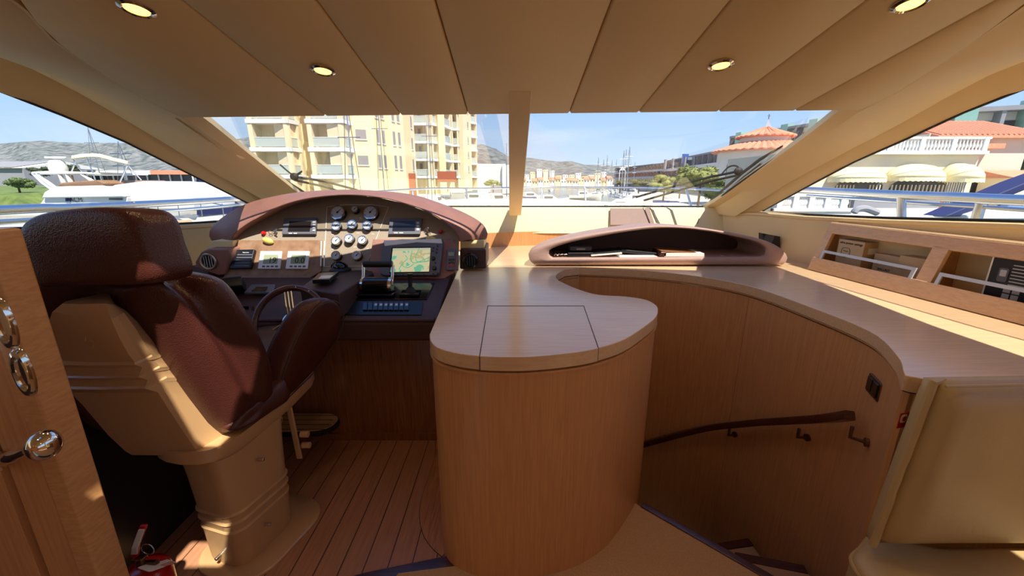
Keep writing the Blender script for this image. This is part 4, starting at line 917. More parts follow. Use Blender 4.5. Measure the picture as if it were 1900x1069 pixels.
for i in range(len(rings) - 1):
    for q in range(5):
        s_ = q / 5; g = lambda j: rings[min(max(j, 0), len(rings) - 1)]; row = []
        for p0, p1, p2, p3 in zip(g(i - 1), g(i), g(i + 1), g(i + 2)): row.append(0.5 * ((2 * p1) + (p2 - p0) * s_ + (2 * p0 - 5 * p1 + 4 * p2 - p3) * s_ * s_ + (3 * p1 - p0 - 3 * p2 + p3) * s_ ** 3))
        dense.append(row)
dense.append(rings[-1])
ce = sum(dense[0], Vector()) / k_r; dense.insert(0, [ce + (p - ce) * .9 + Vector((0, 0, .012)) for p in dense[0]])
MB().loft(dense).build('backrest', 'leather_brown', Cc, smooth=True, angle=80)
# beige moulded shell with chamfered corner and three ribs
SH = [((110, 563), (196, 563), (210, 565), (214, 565), .012), ((92, 578), (206, 592), (230, 580), (236, 577), .0), ((82, 606), (222, 628), (253, 612), (264, 603), 0), ((90, 640), (240, 660), (274, 648), (294, 640), 0), ((97, 668), (250, 672), (281, 658), (302, 650), -.004),
      ((98, 676), (250, 677), (283, 661), (305, 654), -.012), ((104, 680), (264, 682), (286, 667), (310, 660), .002), ((106, 696), (258, 696), (295, 679), (322, 675), -.004), ((107, 700), (256, 700), (297, 682), (325, 679), -.012), ((112, 704), (274, 705), (300, 688), (329, 684), .002), ((118, 716), (270, 716), (308, 698), (338, 697), -.004), ((120, 721), (268, 721), (310, 701), (341, 701), -.012), ((126, 727), (293, 728), (314, 708), (345, 707), .002),
      ((150, 752), (311, 757), (335, 742), (362, 731), 0), ((196, 806), (346, 810), (374, 797), (396, 775), 0), ((228, 836), (364, 836), (396, 839), (424, 803), 0), ((240, 843), (370, 842), (402, 845), (436, 812), .01)]
rings = []
for Lp, R1, C_, Bp_, o in SH:
    q0 = y0(Lp[1]); a = aY(*Lp, q0 + o + .01); r1 = aY(*R1, q0 + o); c_ = aY(*C_, q0 + o * .6 + .045); b_ = aY(*Bp_, q0 + .105)
    rings.append([a + Vector((.02, .12, 0)), a + Vector((-.004, .02, 0)), a + Vector((.012, -.004, 0)), a.lerp(r1, .5) + Vector((0, -.008, 0)), r1, r1.lerp(c_, .5) + Vector((.004, -.004, 0)), c_, b_, b_ + Vector((-.05, .06, 0))])
MB().loft(rings).build('back_shell', 'shell_beige', Cc, smooth=True, angle=22)
mt = frame(aY(166, 632, 1.058) , (1, .05, 0), (0, .1, 1))
b = MB(); b.tube([mt @ Vector((x, y, 0)) for x, y in ((-.012, .0), (-.004, .022), (.008, .016), (0, .002), (.012, -.006), (.004, -.022), (-.01, -.016))], .0016, 5); b.build('embossed_emblem', 'shell_beige', Cc, smooth=True)
# under tray
ut = [aP(x, y, ((0, 0, .585), (0, 0, 1))) for x, y in ((245, 848), (395, 842))]
u0 = [Vector((-1.26, 1.22, .57)), Vector((-1.05, 1.20, .57)), Vector((-.98, 1.42, .575)), Vector((-.98, 1.8, .58)), Vector((-1.28, 1.85, .56)), Vector((-1.34, 1.4, .56))]
b = MB().loft([[p + Vector((0, 0, -.05)) + (Vector((-1.12, 1.45, 0)) - Vector((p.x, p.y, 0))) * .18 for p in sm(u0)], [p + Vector((0, 0, -.02)) for p in sm(u0)], [p + Vector((0, 0, .03)) for p in sm(u0)]])
b.build('under_tray', 'shell_beige', Cc, smooth=True, angle=45)
# seat cushion
s0 = [Vector((-1.37, 1.34, 0)), Vector((-1.08, 1.34, 0)), Vector((-1.03, 1.5, 0)), Vector((-.98, 1.82, 0)), Vector((-1.08, 1.93, 0)), Vector((-1.25, 1.93, 0)), Vector((-1.38, 1.75, 0))]
puff([p + Vector((0, 0, .60)) for p in sm(s0)], [p + Vector((0, 0, .80)) for p in sm(s0)], PR).build('seat_cushion', 'leather_brown', Cc, smooth=True, angle=80)
# armrests: big padded wings
def wing(l, pl, th, nm, mirror=False):
    P = sm([aP(x, y, pl) for x, y in l]); nn_ = Vector(pl[1]).normalized()
    if nn_.y > 0: nn_ = -nn_
    a = puff([p + nn_ * th / 2 for p in P], [p - nn_ * th / 2 for p in P], PR).build(nm, 'leather_brown', Cc, smooth=True, angle=80); return P, nn_
wp = ((-.93, 1.58, .8), (.93, -.40, -.32))
AO = sm([aY(x, y, yy) for x, y, yy in ((512, 748, 1.48), (522, 700, 1.50), (548, 630, 1.55), (578, 578, 1.60), (606, 556, 1.66), (630, 562, 1.72), (638, 586, 1.74), (630, 620, 1.74), (610, 656, 1.72), (582, 692, 1.68), (550, 724, 1.60), (527, 745, 1.52))])
AI = [p + Vector((-.105, -.01, .0)) for p in AO]
puff(AO, AI, [(-.02, .25), (-.02, .7), (0, .9), (.05, .96), (.15, 1), (.3, 1.03), (.7, 1.03), (.85, 1), (.95, .93), (1.0, .8), (1.02, .3)]).build('armrest', 'leather_brown', Cc, smooth=True, angle=80)
ce = sum(AO, Vector()) / len(AO); MB().tube([ce + (p - ce) * .975 + Vector((.003, 0, 0)) for p in AO], .0025, 6, loop=True).build('arm_seam', 'leather_dash_dark', Cc, smooth=True)
AL = [p + Vector((-.44, .0, 0)) for p in AO]; puff(AL, [p + Vector((-.1, 0, 0)) for p in AL], PR).build('armrest', 'leather_brown', Cc, smooth=True, angle=80)
LW_ = [aY(x, y, yy) for x, y, yy in ((428, 800, 1.25), (470, 784, 1.32), (505, 762, 1.42), (540, 735, 1.5), (530, 700, 1.52), (500, 720, 1.45), (470, 745, 1.36), (438, 775, 1.28))]
puff([p + Vector((.01, -.01, 0)) for p in sm(LW_)], [p + Vector((-.14, .05, 0)) for p in sm(LW_)], PR).build('seat_side_roll', 'leather_brown', Cc, smooth=True, angle=80)
# pedestal
ang = -.28; Rz = Matrix.Rotation(ang, 3, 'Z'); pc = Vector((-1.125, 1.405, 0))
def pr(z, w, d, r=.06, off=(0, 0)): return [pc + Vector((off[0], off[1], z)) + Rz @ Vector((x, y, 0)) for x, y in rrect(w, d, min(r, w / 2.1), 6)]
MB().loft([pr(0, .20, .27), pr(.02, .205, .275), pr(.16, .215, .285), pr(.18, .222, .292), pr(.188, .212, .282), pr(.215, .217, .287), pr(.222, .226, .296), pr(.23, .214, .284), pr(.255, .219, .289), pr(.262, .228, .298), pr(.27, .217, .287), pr(.42, .225, .30), pr(.54, .235, .32)]).build('pedestal', 'shell_beige', Cc, smooth=True, angle=28)
MB().loft([pr(.001, .36, .44, .13, (.03, .02)), pr(.010, .36, .44, .13, (.03, .02)), pr(.014, .345, .425, .12, (.03, .02))]).build('floor_flange', 'shell_beige', Cc, smooth=True, angle=30)
for q, d_ in (((487, 853), (1, .1)), ((500, 973), (1, .1)), ((405, 1034), (-.2, -1))):
    base = aY(*q, 1.42) if q[0] > 450 else aY(*q, 1.262)
    base = aX(*q, -.995) if q[0] > 450 else base
    dv_ = Vector((d_[0], d_[1], 0)).normalized()
    MB().cyl(base - dv_ * .02, base + dv_ * (.006 if q[0] > 450 else .012), .007, n=12).build('bolt', 'steel', Cc, bevel=.002)
# slide lever with knobs and hub
a, c_ = aY(532, 735, 1.60), aY(556, 850, 1.60)
d_ = (c_ - a).normalized(); 
b = MB().loft([[p + Vector((x, y, 0)) for x, y in rrect(.026, .012, .005, 2)] for p in (a, c_)]); b.build('lever_bar', 'shell_beige', Cc, bevel=.001)
for q in ((566, 806), (569, 826)): p = aY(*q, 1.57); MB().cyl(p + Vector((-.02, 0, 0)), p + Vector((.016, 0, 0)), .014, n=16).build('lever_knob', 'shell_beige', Cc, bevel=.002)
p = aY(515, 781, 1.52); MB().cyl(p + Vector((-.06, .02, 0)), p + Vector((.004, -.004, 0)), .026, n=20).build('hub', 'shell_beige', Cc, bevel=.004); MB().cyl(p + Vector((.004, -.004, 0)), p + Vector((.008, -.006, 0)), .016, n=16).build('hub_cap', 'bronze_metal', Cc)

# ================================================================== CABINET DOOR WITH KNOB, LEFT FOREGROUND
def px_(px, py, y): return aY(px, py, y)
xd = lambda px, py=900: aY(px, py, .9).x
t = thing('wooden_door_post', 'tall wooden door post at left edge of the view', 'door post', (xd(110), .9, 0))
MB().bx(xd(58), xd(150), .87, .91, .0, 1.395).build('post', 'oak_vertical', t, bevel=.004)
MB().bx(xd(128), xd(166), .855, .93, .0, 1.40).build('edge_strip', 'oak_edge', t, bevel=.008)
t = thing('wooden_door', 'oak cupboard door with chrome ball knob at the left edge', 'door', (xd(20), .88, 0))
MB().bx(xd(-200), xd(45), .865, .895, .02, 1.39).build('panel', 'oak_vertical', t, bevel=.003)
k_ = aY(82, 826, .74); w_ = aY(-20, 862, .85)
MB().ball(k_, (.025, .03, .033), 28, 18).build('knob', 'chrome', t, smooth=True)
MB().tube([w_ + (k_ - w_) * s for s in (0, .1, .12, .3, .35, .55, .6, .75)], [.026, .026, .014, .012, .018, .015, .011, .010], 20).build('spindle', 'chrome', t, smooth=True)
for q, rot in (((14, 600), .35), ((48, 690), .3)):
    p = aY(*q, .85); mt = frame(p, (math.cos(rot), .0, -math.sin(rot) * 0 + .0), (math.sin(rot) * -.3, 0, 1))
    b = MB().loft([[mt @ Vector((x * s, y * s, z)) for x, y in [(.021 * math.cos(a), .062 * math.sin(a)) for a in [i * math.pi / 14 for i in range(28)]]] for s, z in ((1.0, 0), (1, .006), (.9, .012), (.72, .013), (.66, .006), (.01, .006))])
    b.build('escutcheon', 'chrome', t, smooth=True)
# lower lining of the port side
struct(MB().bx(-2.2, -2.12, -1, 2.1, 0, .78).build('wall_left_lower', 'leather_dash_dark'))
t = thing('side_locker', 'black fronted low locker along the port side behind the chair', 'locker', (-1.9, 1.4, 0))
MB().bx(-2.1, -1.5, 1.2, 2.0, .0, .74).build('body', 'black_print', t, bevel=.004); MB().bx(-2.11, -1.49, 1.19, 2.01, .74, .76).build('top_edge', 'brushed_metal', t)

# ================================================================== FIRE EXTINGUISHER
c = Vector((-1.33, 1.15, 0)); c = aZ(262, 1035, .33); c.z = 0
t = thing('fire_extinguisher', 'red fire extinguisher with white tag on the floor at lower left', 'fire extinguisher', c)
MB().lathe([(.062, .0), (.068, .01), (.068, .255), (.062, .28), (.038, .298), (.02, .302)], Matrix.Translation(c)).build('cylinder', 'red_paint', t, smooth=True, angle=50)
MB().cyl(c + Vector((0, 0, .285)), c + Vector((0, 0, .335)), .016).build('valve', 'bronze_metal', t, bevel=.003)
MB().box(c + Vector((.03, 0, .31)), (.035, .02, .02)).build('valve_body', 'bronze_metal', t, bevel=.003)
MB().loft([[c + Vector((x, y, 0)) + o for x, y in ((-.011, -.006), (.011, -.006), (.011, .006), (-.011, .006))] for o in (Vector((-.02, 0, .335)), Vector((-.005, .0, .38)), Vector((.012, .02, .43)), Vector((.014, .022, .438)))]).build('upper_lever', 'red_plastic', t, bevel=.004)
MB().loft([[c + Vector((x, y, 0)) + o for x, y in ((-.009, -.002), (.009, -.002), (.009, .002), (-.009, .002))] for o in (Vector((-.008, -.009, .355)), Vector((.0, -.009, .38)), Vector((.015, .011, .43)))]).build('lever_sticker', 'white_plastic', t)
MB().loft([[c + Vector((x, y, 0)) + o for x, y in ((-.01, -.006), (.01, -.006), (.01, .006), (-.01, .006))] for o in (Vector((-.02, 0, .325)), Vector((.05, .0, .33)))]).build('lower_lever', 'red_plastic', t, bevel=.003)
MB().tube([c + Vector((.04 + .02 * math.cos(a), -.01, .375 + .02 * math.sin(a))) for a in [i * math.pi / 10 for i in range(20)]], .0016, 6, loop=True).build('pin_ring', 'steel', t, smooth=True)
R3 = Matrix.Rotation(-.25, 3, 'Z') @ Matrix.Rotation(-.55, 3, 'X')
tg = MB().loft([[c + Vector((.05, -.005, .305)) + R3 @ Vector((x, y, z)) for x, y in rrect(.055, .085, .008, 3)] for z in (0, .0012)]).build('paper_tag', 'paper_white', t)
for i in range(3): MB().box(c + Vector((.05, -.005, .306)) + R3 @ Vector((.012 + i * .009, .02, .001)), (.003, .035, .0008), R3).build('printed_line', 'red_plastic', tg)
MB().tube([c + Vector((.058 * math.cos(a), .058 * math.sin(a), .12)) for a in [i * math.pi / 16 for i in range(32)]], .003, 6, loop=True).build('bracket_strap', 'steel', t)

# ================================================================== DOWNLIGHTS
def downlight(p, lab, grp, power=1.6, r=.037, sl=.203):
    t = thing('downlight', lab, 'ceiling light', p, grp)
    nrm = Vector((0, -sl, -1)).normalized(); mt = frame(p, (1, 0, 0), Vector((0, -1, sl)).cross(Vector((0,0,0))) if False else Vector((0, -1, sl)))
    MB().lathe([(r, .0), (r * 1.02, .004), (r * .82, .008), (r * .7, .005), (r * .68, -.003)], mt, 28).build('ring', 'chrome', t, smooth=True)
    MB().lathe([(.0001, .0005), (r * .68, .0005), (r * .66, .003), (r * .3, .005), (.0001, .005)], mt, 24).build('lens', 'lamp_lens', t, smooth=True)
    ld = bpy.data.lights.new('lamp', 'SPOT'); ld.energy = power; ld.color = (1, .68, .36); ld.spot_size = math.radians(150); ld.spot_blend = .8; ld.shadow_soft_size = .03
    lo = bpy.data.objects.new('lamp', ld); COL.objects.link(lo); lo.parent = t; lo.location = nrm * .02
    return t
for q, l in (((253, 13), 'lit round downlight at upper left, the largest on that side'), ((599, 128), 'small lit round downlight in the ceiling above the helm'), ((1338, 118), 'small lit round downlight in the ceiling above the stairwell'), ((1690, 3), 'lit round downlight cut by the top right frame edge')):
    downlight(aP(*q, CEIL) - Vector((0, 0, .002)), l, 'recessed ceiling downlights')
for x in (-.8, .0, .8):  # unseen lamps added behind the view as warm fill
    for y in (-.5, -2.0, -3.4):
        if y > -1 and x < .5: continue
        downlight(Vector((x, y, cz(0) - .002)), 'round fill downlight added unseen behind the view', 'added fill downlights', power=3, r=.05, sl=0)
# ================================================================== OUTSIDE: OWN BOAT
SEA = -2.6
mat('deck_white', (232, 228, 214), .5, noise_amt=.04)
t = thing('foredeck', 'white moulded foredeck of this boat ahead of the windscreen', 'boat deck', (0, 5, 1.1))
MB().prism([Vector((-1.9, 3.95, 1.1)), Vector((1.9, 3.95, 1.1)), Vector((1.5, 6.1, 1.12)), Vector((.9, 7.2, 1.12)), Vector((-.9, 7.2, 1.12)), Vector((-1.5, 6.1, 1.12))], (0, 0, .1)).build('coachroof', 'deck_white', t, bevel=.03)
MB().prism([Vector((-2.5, 3.95, .7)), Vector((2.5, 3.95, .7)), Vector((2.4, 5.6, .72)), Vector((1.6, 8.4, .8)), Vector((0, 10, .85)), Vector((-1.6, 8.4, .8)), Vector((-2.4, 5.6, .72))], (0, 0, .1)).build('bow_deck', 'deck_white', t, bevel=.02)
MB().prism([Vector((-2.9, 3.95, SEA)), Vector((2.9, 3.95, SEA)), Vector((2.6, 6, SEA)), Vector((0, 9.6, SEA)), Vector((-2.6, 6, SEA))], (0, 0, 3.3)).build('hull', 'deck_white', t)
for sx, nm in ((-1, 'port'), (1, 'starboard')):
    t2 = thing('side_deck', 'white side deck outside the %s window of the wheelhouse' % ('left' if sx < 0 else 'right'), 'boat deck', (sx * 2.8, 1, .5))
    MB().bx(min(sx * 2.68, sx * 3.1), max(sx * 2.68, sx * 3.1), -4, 3.94, .4, .6).build('deck', 'deck_white', t2, bevel=.02)
    MB().bx(min(sx * 3.05, sx * 3.15), max(sx * 3.05, sx * 3.15), -4, 3.94, SEA, .72).build('hull_side', 'deck_white', t2, bevel=.02)
q = [aY(x, y, 5.2) for x, y in ((835, 383), (835, 371), (888, 369), (888, 382))]
for x0_, x1_ in ((-2.2, -.28), (-.26, 1.05), (1.07, 2.0)):
    MB().bx(x0_, x1_, 4.6, 4.9, 1.17, 1.268).build('sunpad_rim', 'deck_white', t, bevel=.02)
def rail(name, lab, top, r, posts, pr_, extra=(), z0=.6, lean=(0, 0)):
    t = thing(name, lab, 'railing', top[len(top) // 2])
    MB().tube(spline(top, 6), r, 12).build('top_rail', 'steel', t, smooth=True)
    for e_, rr_ in extra: MB().tube(e_, rr_, 8).build('mid_rail', 'steel', t, smooth=True)
    for a, c_ in posts: MB().cyl(a, c_, pr_, n=10).build('stanchion', 'steel', t, smooth=True)
tl = [aX(x, y, -2.75) for x, y in ((-150, 394), (0, 390), (120, 386), (250, 380), (380, 373), (450, 368))]
p0 = aX(243, 374, -2.75); tl[0] = Vector((-2.75, .4, tl[1].z))
rail('side_railing', 'steel side railing seen through the left side window', tl, .026, [(p0, p0 + Vector((0, -.06, -.75)))], .022, [([p + Vector((0, 0, -.06)) for p in tl], .012)])
tr = [aX(x, y, 2.75) for x, y in ((1480, 352), (1560, 356), (1700, 363), (1800, 367), (1900, 372))]; tr.append(Vector((2.75, .6, tr[-1].z)))
p0 = aX(1672, 364, 2.75); p1 = aX(1822, 372, 2.85)
rail('side_railing', 'steel side railing crossing the right side window before the villa', tr, .03, [(p0, aX(1690, 404, 2.75) + Vector((0, -.05, -.4))), (p1, p1 + Vector((0, 0, -.7)))], .026, [([p + Vector((.1, 0, -.055)) for p in tr], .012)])
tf = [aY(x, y, yy) for x, y, yy in ((700, 356, 6.5), (800, 350, 7.8), (900, 350, 8.6), (1000, 347, 9.2), (1080, 348, 9.0), (1160, 348, 8.2), (1260, 350, 7.2), (1340, 354, 6.2), (1380, 356, 5.6))]
rail('bow_railing', 'thin steel bow railing beyond the windscreen', tf, .02, [(aY(865, 350, 8.3), aY(868, 380, 8.2)), (aY(1005, 348, 9.1), aY(1005, 380, 8.9)), (aY(1085, 349, 8.9), aY(1087, 380, 8.7)), (aY(1273, 351, 7.0), aY(1283, 385, 6.6)), (aY(765, 352, 7.4), aY(768, 375, 7.3))], .02)
# motor of the starboard wiper, windscreen wipers
WO = lambda x, y, d=.05: aP(x, y, (tuple(Vector(WS[0]) + Vector(WS[1]).normalized() * d), WS[1]))
def wiper(name, lab, blade, arms, piv):
    t = thing(name, lab, 'wiper', WO(*blade[len(blade) // 2]))
    MB().tube([WO(*p) for p in blade], [.006] + [.011] * (len(blade) - 2) + [.006], 8).build('blade', 'rubber_black', t, smooth=True)
    MB().tube([WO(p[0] + 3, p[1] + 7, .03) for p in blade[1:-1]], .006, 6).build('blade_spine', 'rubber_black', t)
    for a in arms: MB().tube([WO(*p, .09) for p in a], .009, 8).build('arm', 'rubber_black', t, smooth=True)
    MB().tube(spline([WO(x, y, .12) for x, y in piv], 5), .006, 6).build('washer_hose', 'rubber_black', t, smooth=True)
    MB().ball(WO(*arms[0][0], .07), (.035, .02, .03), 10, 8).build('joint', 'rubber_black', t)
wiper('windscreen_wiper', 'black windscreen wiper on the left pane before the cream tower', [(462, 288), (486, 306), (540, 342), (572, 362), (600, 382)], [[(546, 328), (600, 336), (660, 352), (700, 370)], [(546, 334), (600, 346), (650, 362), (690, 384)]], [(520, 306), (546, 326), (560, 318), (540, 330)])
wiper('windscreen_wiper', 'black windscreen wiper on the right pane before round white house', [(1452, 271), (1410, 296), (1376, 322), (1350, 345), (1312, 378)], [[(1370, 318), (1320, 328), (1250, 346), (1180, 366)], [(1370, 325), (1320, 336), (1250, 356), (1195, 372)]], [(1340, 322), (1352, 310), (1366, 308), (1378, 318)])
t = thing('wiper_motor_cover', 'white wedge shaped wiper motor cover at foot of the right pane', 'cover', aY(1200, 376, 3.95))
MB().prism([aY(x, y, 3.9) for x, y in ((1160, 384), (1185, 372), (1212, 358), (1211, 384))], (0, .25, 0)).build('shell', 'deck_white', t, bevel=.01)

# ================================================================== WATER, QUAYS, HILLS
wm = mat('sea_water', (70, 88, 84), .12, spec=.5); T = wm.node_tree; B = T.nodes['Principled BSDF']
co = T.nodes.new('ShaderNodeTexCoord'); nn3 = T.nodes.new('ShaderNodeTexNoise'); nn3.inputs['Scale'].default_value = 1.6; nn3.inputs['Detail'].default_value = 4
bb = T.nodes.new('ShaderNodeBump'); bb.inputs['Strength'].default_value = .25; bb.inputs['Distance'].default_value = .3
T.links.new(co.outputs['Object'], nn3.inputs['Vector']); T.links.new(nn3.outputs['Fac'], bb.inputs['Height']); T.links.new(bb.outputs[0], B.inputs['Normal'])
o_ = MB().prism([Vector((-1500, -300, SEA)), Vector((1500, -300, SEA)), Vector((1500, 2600, SEA)), Vector((-1500, 2600, SEA))], (0, 0, -1)).build('water', 'sea_water'); struct(o_)
mat('scrub_hill', (58, 72, 70), .95, rgb2=(134, 136, 134), nscale=.03, nstretch=(1, 1, 2), bump=0)
ridge = [(-700, 300), (-300, 285), (-100, 275), (0, 267), (40, 263), (80, 261), (120, 264), (160, 266), (200, 265), (260, 266), (330, 262), (400, 262), (440, 258), (480, 252), (560, 245), (700, 240), (800, 250), (870, 270), (895, 268), (920, 276), (942, 290), (985, 293), (1010, 297), (1035, 300), (1060, 299), (1085, 306), (1110, 306), (1150, 308), (1180, 308), (1210, 304), (1240, 302), (1330, 300), (1500, 296), (1800, 290), (2300, 290), (2900, 310)]
b = MB(); cols = []; DY = 2300
for i in range(len(ridge) - 1):
    for q in range(6):
        s = q / 6; cols.append((ridge[i][0] + (ridge[i + 1][0] - ridge[i][0]) * s, ridge[i][1] + (ridge[i + 1][1] - ridge[i][1]) * s))
rows = []
for f_, h_ in ((.62, 0), (.7, .12), (.77, .3), (.84, .5), (.9, .68), (.95, .85), (1.0, 1.0), (1.1, .8), (1.3, 0)):
    row = []
    for x, y in cols:
        p = aY(x, y, DY); top = p.z - SEA; v = Vector((p.x * f_, DY * f_, 0)); nz_ = noise.noise(Vector((p.x * .006, f_ * 7, 2))) * .16 + noise.noise(Vector((p.x * .018, f_ * 20, 7))) * .06
        row.append(Vector((v.x, v.y, SEA + top * max(0, h_ + (nz_ if 0 < h_ < 1 else 0)) * (f_ if h_ < 1 else 1))))
    rows.append(row)
b.loft(rows, closed=False, caps=False); struct(b.build('hills', 'scrub_hill', smooth=True, angle=180))
mat('quay_stone', (196, 190, 176), .9, noise_amt=.2, nscale=.8); mat('quay_green', (110, 128, 62), .95, rgb2=(78, 96, 44), nscale=1.2)
struct(MB().prism([Vector((-60, 42, SEA - .5)), Vector((2, 42, SEA - .5)), Vector((6, 120, SEA - .5)), Vector((-60, 160, SEA - .5))], (0, 0, 1.3)).build('quay_left', 'quay_stone'))
struct(MB().prism([Vector((19, 16, SEA - .5)), Vector((60, 16, SEA - .5)), Vector((120, 140, SEA - .5)), Vector((40, 140, SEA - .5)), Vector((22, 60, SEA - .5)), Vector((17, 40, SEA - .5))], (0, 0, 1.6)).build('quay_right', 'quay_stone'))
struct(MB().prism([Vector((-700, 330, SEA - .5)), Vector((150, 330, SEA - .5)), Vector((150, 1500, SEA - .5)), Vector((-700, 1500, SEA - .5))], (0, 0, 1.5)).build('quay_far', 'quay_stone'))
a = aY(0, 350, 60); c_ = aY(95, 352, 52)
struct(MB().loft([[Vector((-140, 50, SEA)), Vector((-52, 44, SEA)), Vector((-56, 75, SEA)), Vector((-140, 90, SEA))], [Vector((-138, 52, .6)), Vector((-57, 47, .2)), Vector((-60, 70, .9)), Vector((-138, 85, 1.0))]]).build('bank_grass', 'quay_green'))

# ================================================================== BUILDINGS
mat('stucco_villa', (212, 204, 186), .85, noise_amt=.05, nscale=.8); mat('stucco_cream', (238, 222, 184), .85, noise_amt=.05, nscale=.6); mat('stucco_yellow', (238, 218, 172), .85, noise_amt=.06, nscale=.6)
mat('stucco_white', (226, 224, 218), .85, noise_amt=.05, nscale=.6); mat('slab_white', (230, 230, 226), .7)
mat('shutter_grey', (150, 148, 148), .5); mat('window_dark', (70, 74, 78), .4); mat('rail_glass', (196, 204, 194), .15, metal=.1); mat('concrete_grey', (150, 150, 156), .85, noise_amt=.08, nscale=.5)
mat('roof_tile', (226, 150, 118), .8, noise_amt=.2, nscale=5); mat('brick_red', (176, 96, 66), .85, noise_amt=.15, nscale=4); mat('green_glass', (150, 190, 176), .15, metal=.2)
def wallseg(t, A, Bp, z0, z1, th, m, nm='wall'):
    A, Bp = Vector(A), Vector(Bp); d = (Bp - A).normalized(); n = Vector((d.y, -d.x)); 
    if n.y < 0: n = -n
    return MB().prism([Vector((A.x, A.y, z0)), Vector((Bp.x, Bp.y, z0)), Vector((Bp.x + n.x * th, Bp.y + n.y * th, z0)), Vector((A.x + n.x * th, A.y + n.y * th, z0))], (0, 0, z1 - z0)).build(nm, m, t)
def fbox(b, A, d, n, u0, u1, w0, w1, z0, z1):
    q = [A + d * u0 + n * w0, A + d * u1 + n * w0, A + d * u1 + n * w1, A + d * u0 + n * w1]
    return b.prism([Vector((p.x, p.y, z0)) for p in q], (0, 0, z1 - z0))
class Fac:
    def __init__(s, t, x0, x1, y0, y1, z0, fl, n, depth=8, m='stucco_cream'):
        a, c_ = aY(x0, 340, y0), aY(x1, 340, y1); s.A = Vector((a.x, a.y)); Bp = Vector((c_.x, c_.y)); s.d = (Bp - s.A); s.L = s.d.length; s.d.normalize()
        s.n = Vector((-s.d.y, s.d.x)); s.n = s.n if s.n.dot(s.A + Bp) > 0 else -s.n
        s.t, s.z0, s.fl, s.N, s.m, s.dep = t, z0, fl, n, m, (1.9 if abs(s.d.y) > .5 and depth == 8 else depth)
    def balcony(s, rec=1.6, door=(.35, .95), col=.5):
        t = s.t; zt = s.z0 + s.fl * s.N
        b = MB(); fbox(b, s.A, s.d, s.n, 0, s.L, rec, s.dep, s.z0 - 3.2, zt); b.build('wall', s.m, t)
        for k_ in range(s.N + 1):
            z = s.z0 + k_ * s.fl
            fbox(MB(), s.A, s.d, s.n, -.15, s.L + .15, -.12, rec, z - .45, z).build('balcony_slab', 'slab_white', t)
            if k_ == s.N: continue
            g_ = MB(); fbox(g_, s.A, s.d, s.n, col, s.L - col, .05, .09, z + .08, z + 1.05); g_.build('balcony_rail', 'rail_glass', t)
            b = MB(); fbox(b, s.A, s.d, s.n, col, s.L - col, .02, .12, z + 1.02, z + 1.1); b.build('handrail', 'slab_white', t)
            w = MB(); fbox(w, s.A, s.d, s.n, s.L * door[0], s.L * door[1] - .1, rec - .06, rec + .02, z + .02, z + 2.15); wn_ = w.build('balcony_door', 'shutter_grey', t)
            MB_ = MB(); mid = s.L * (door[0] + door[1]) / 2; fbox(MB_, s.A, s.d, s.n, mid - .04, mid + .04, rec - .1, rec - .04, z, z + 2.15); MB_.build('door_frame', 'slab_white', wn_)
        for u in (0, s.L - col): b = MB(); fbox(b, s.A, s.d, s.n, u, u + col, -.05, rec, s.z0 - 3.2, zt); b.build('pier', 'stucco_cream', t)
    def plain(s, cols, w=.9, h=1.5, m=None, wm_='shutter_grey', k0=0, sill=.9):
        t = s.t; zt = s.z0 + s.fl * s.N
        b = MB(); fbox(b, s.A, s.d, s.n, 0, s.L, 0, s.dep, s.z0 - 3.2, zt); b.build('wall', m or s.m, t)
        for k_ in range(k0, s.N):
            z = s.z0 + k_ * s.fl
            for c_ in cols:
                u = s.L * c_; f_ = MB(); fbox(f_, s.A, s.d, s.n, u - w / 2, u + w / 2, -.04, .05, z + sill, z + sill + h); o = f_.build('window', wm_, t)
                f2 = MB(); fbox(f2, s.A, s.d, s.n, u - w / 2 - .1, u + w / 2 + .1, -.12, .05, z + sill - .1, z + sill); f2.build('sill', 'slab_white', o)
T1 = thing('apartment_tower', 'tall cream apartment tower with white balconies behind the left windscreen', 'building', (-20, 52, SEA + 1))
zb1 = aY(600, 324, 48).z
Fac(T1, 476, 548, 48, 48, zb1, 3.0, 5).balcony(door=(.5, 1.0))
Fac(T1, 548, 566, 48, 49.5, zb1, 3.0, 5).balcony(rec=1.2, door=(.3, .7), col=.25)
Fac(T1, 564, 586, 51, 51, zb1, 3.0, 5, m='stucco_yellow').plain([])
Fac(T1, 582, 646, 48, 48, zb1, 3.0, 5).balcony(door=(.4, .98))
Fac(T1, 646, 662, 48, 50, zb1, 3.0, 5).balcony(rec=1.0, door=(.3, .7), col=.2)
Fac(T1, 660, 702, 51, 52, zb1, 3.0, 5).plain([.42], 1.2, 1.1, sill=1.2)
Fac(T1, 701, 728, 52.5, 55, zb1, 3.0, 5, m='stucco_yellow').plain([.25, .62], .45, 1.6)
Fac(T1, 727, 755, 55, 58, zb1, 3.0, 5).plain([.35, .68], .45, 1.7)
Fac(T1, 754, 768, 59, 62, zb1, 3.0, 5, m='stucco_yellow').plain([])
Fac(T1, 764, 774, 62, 64, zb1, 3.0, 5).plain([.5], .5, 1.6)
fbox(MB(), Vector((aY(758, 340, 60).x, 60)), Vector((1, 0)), Vector((0, 1)), 0, 1.0, 0, .4, SEA + 1, zb1 + .4).build('brick_panel', 'brick_red', T1)
T2 = thing('apartment_tower', 'cream apartment tower with stacked balconies nearest the centre post', 'building', (-14, 76, SEA + 1))
zb2 = aY(800, 326, 74).z
Fac(T2, 770, 799, 74, 74, zb2, 2.95, 7).balcony(door=(.25, .9), col=.3)
Fac(T2, 797, 812, 74.5, 76, zb2, 2.95, 7, m='stucco_yellow').plain([])
Fac(T2, 806, 818, 74, 76, zb2, 2.95, 7).balcony(rec=1, door=(.2, .8), col=.25)
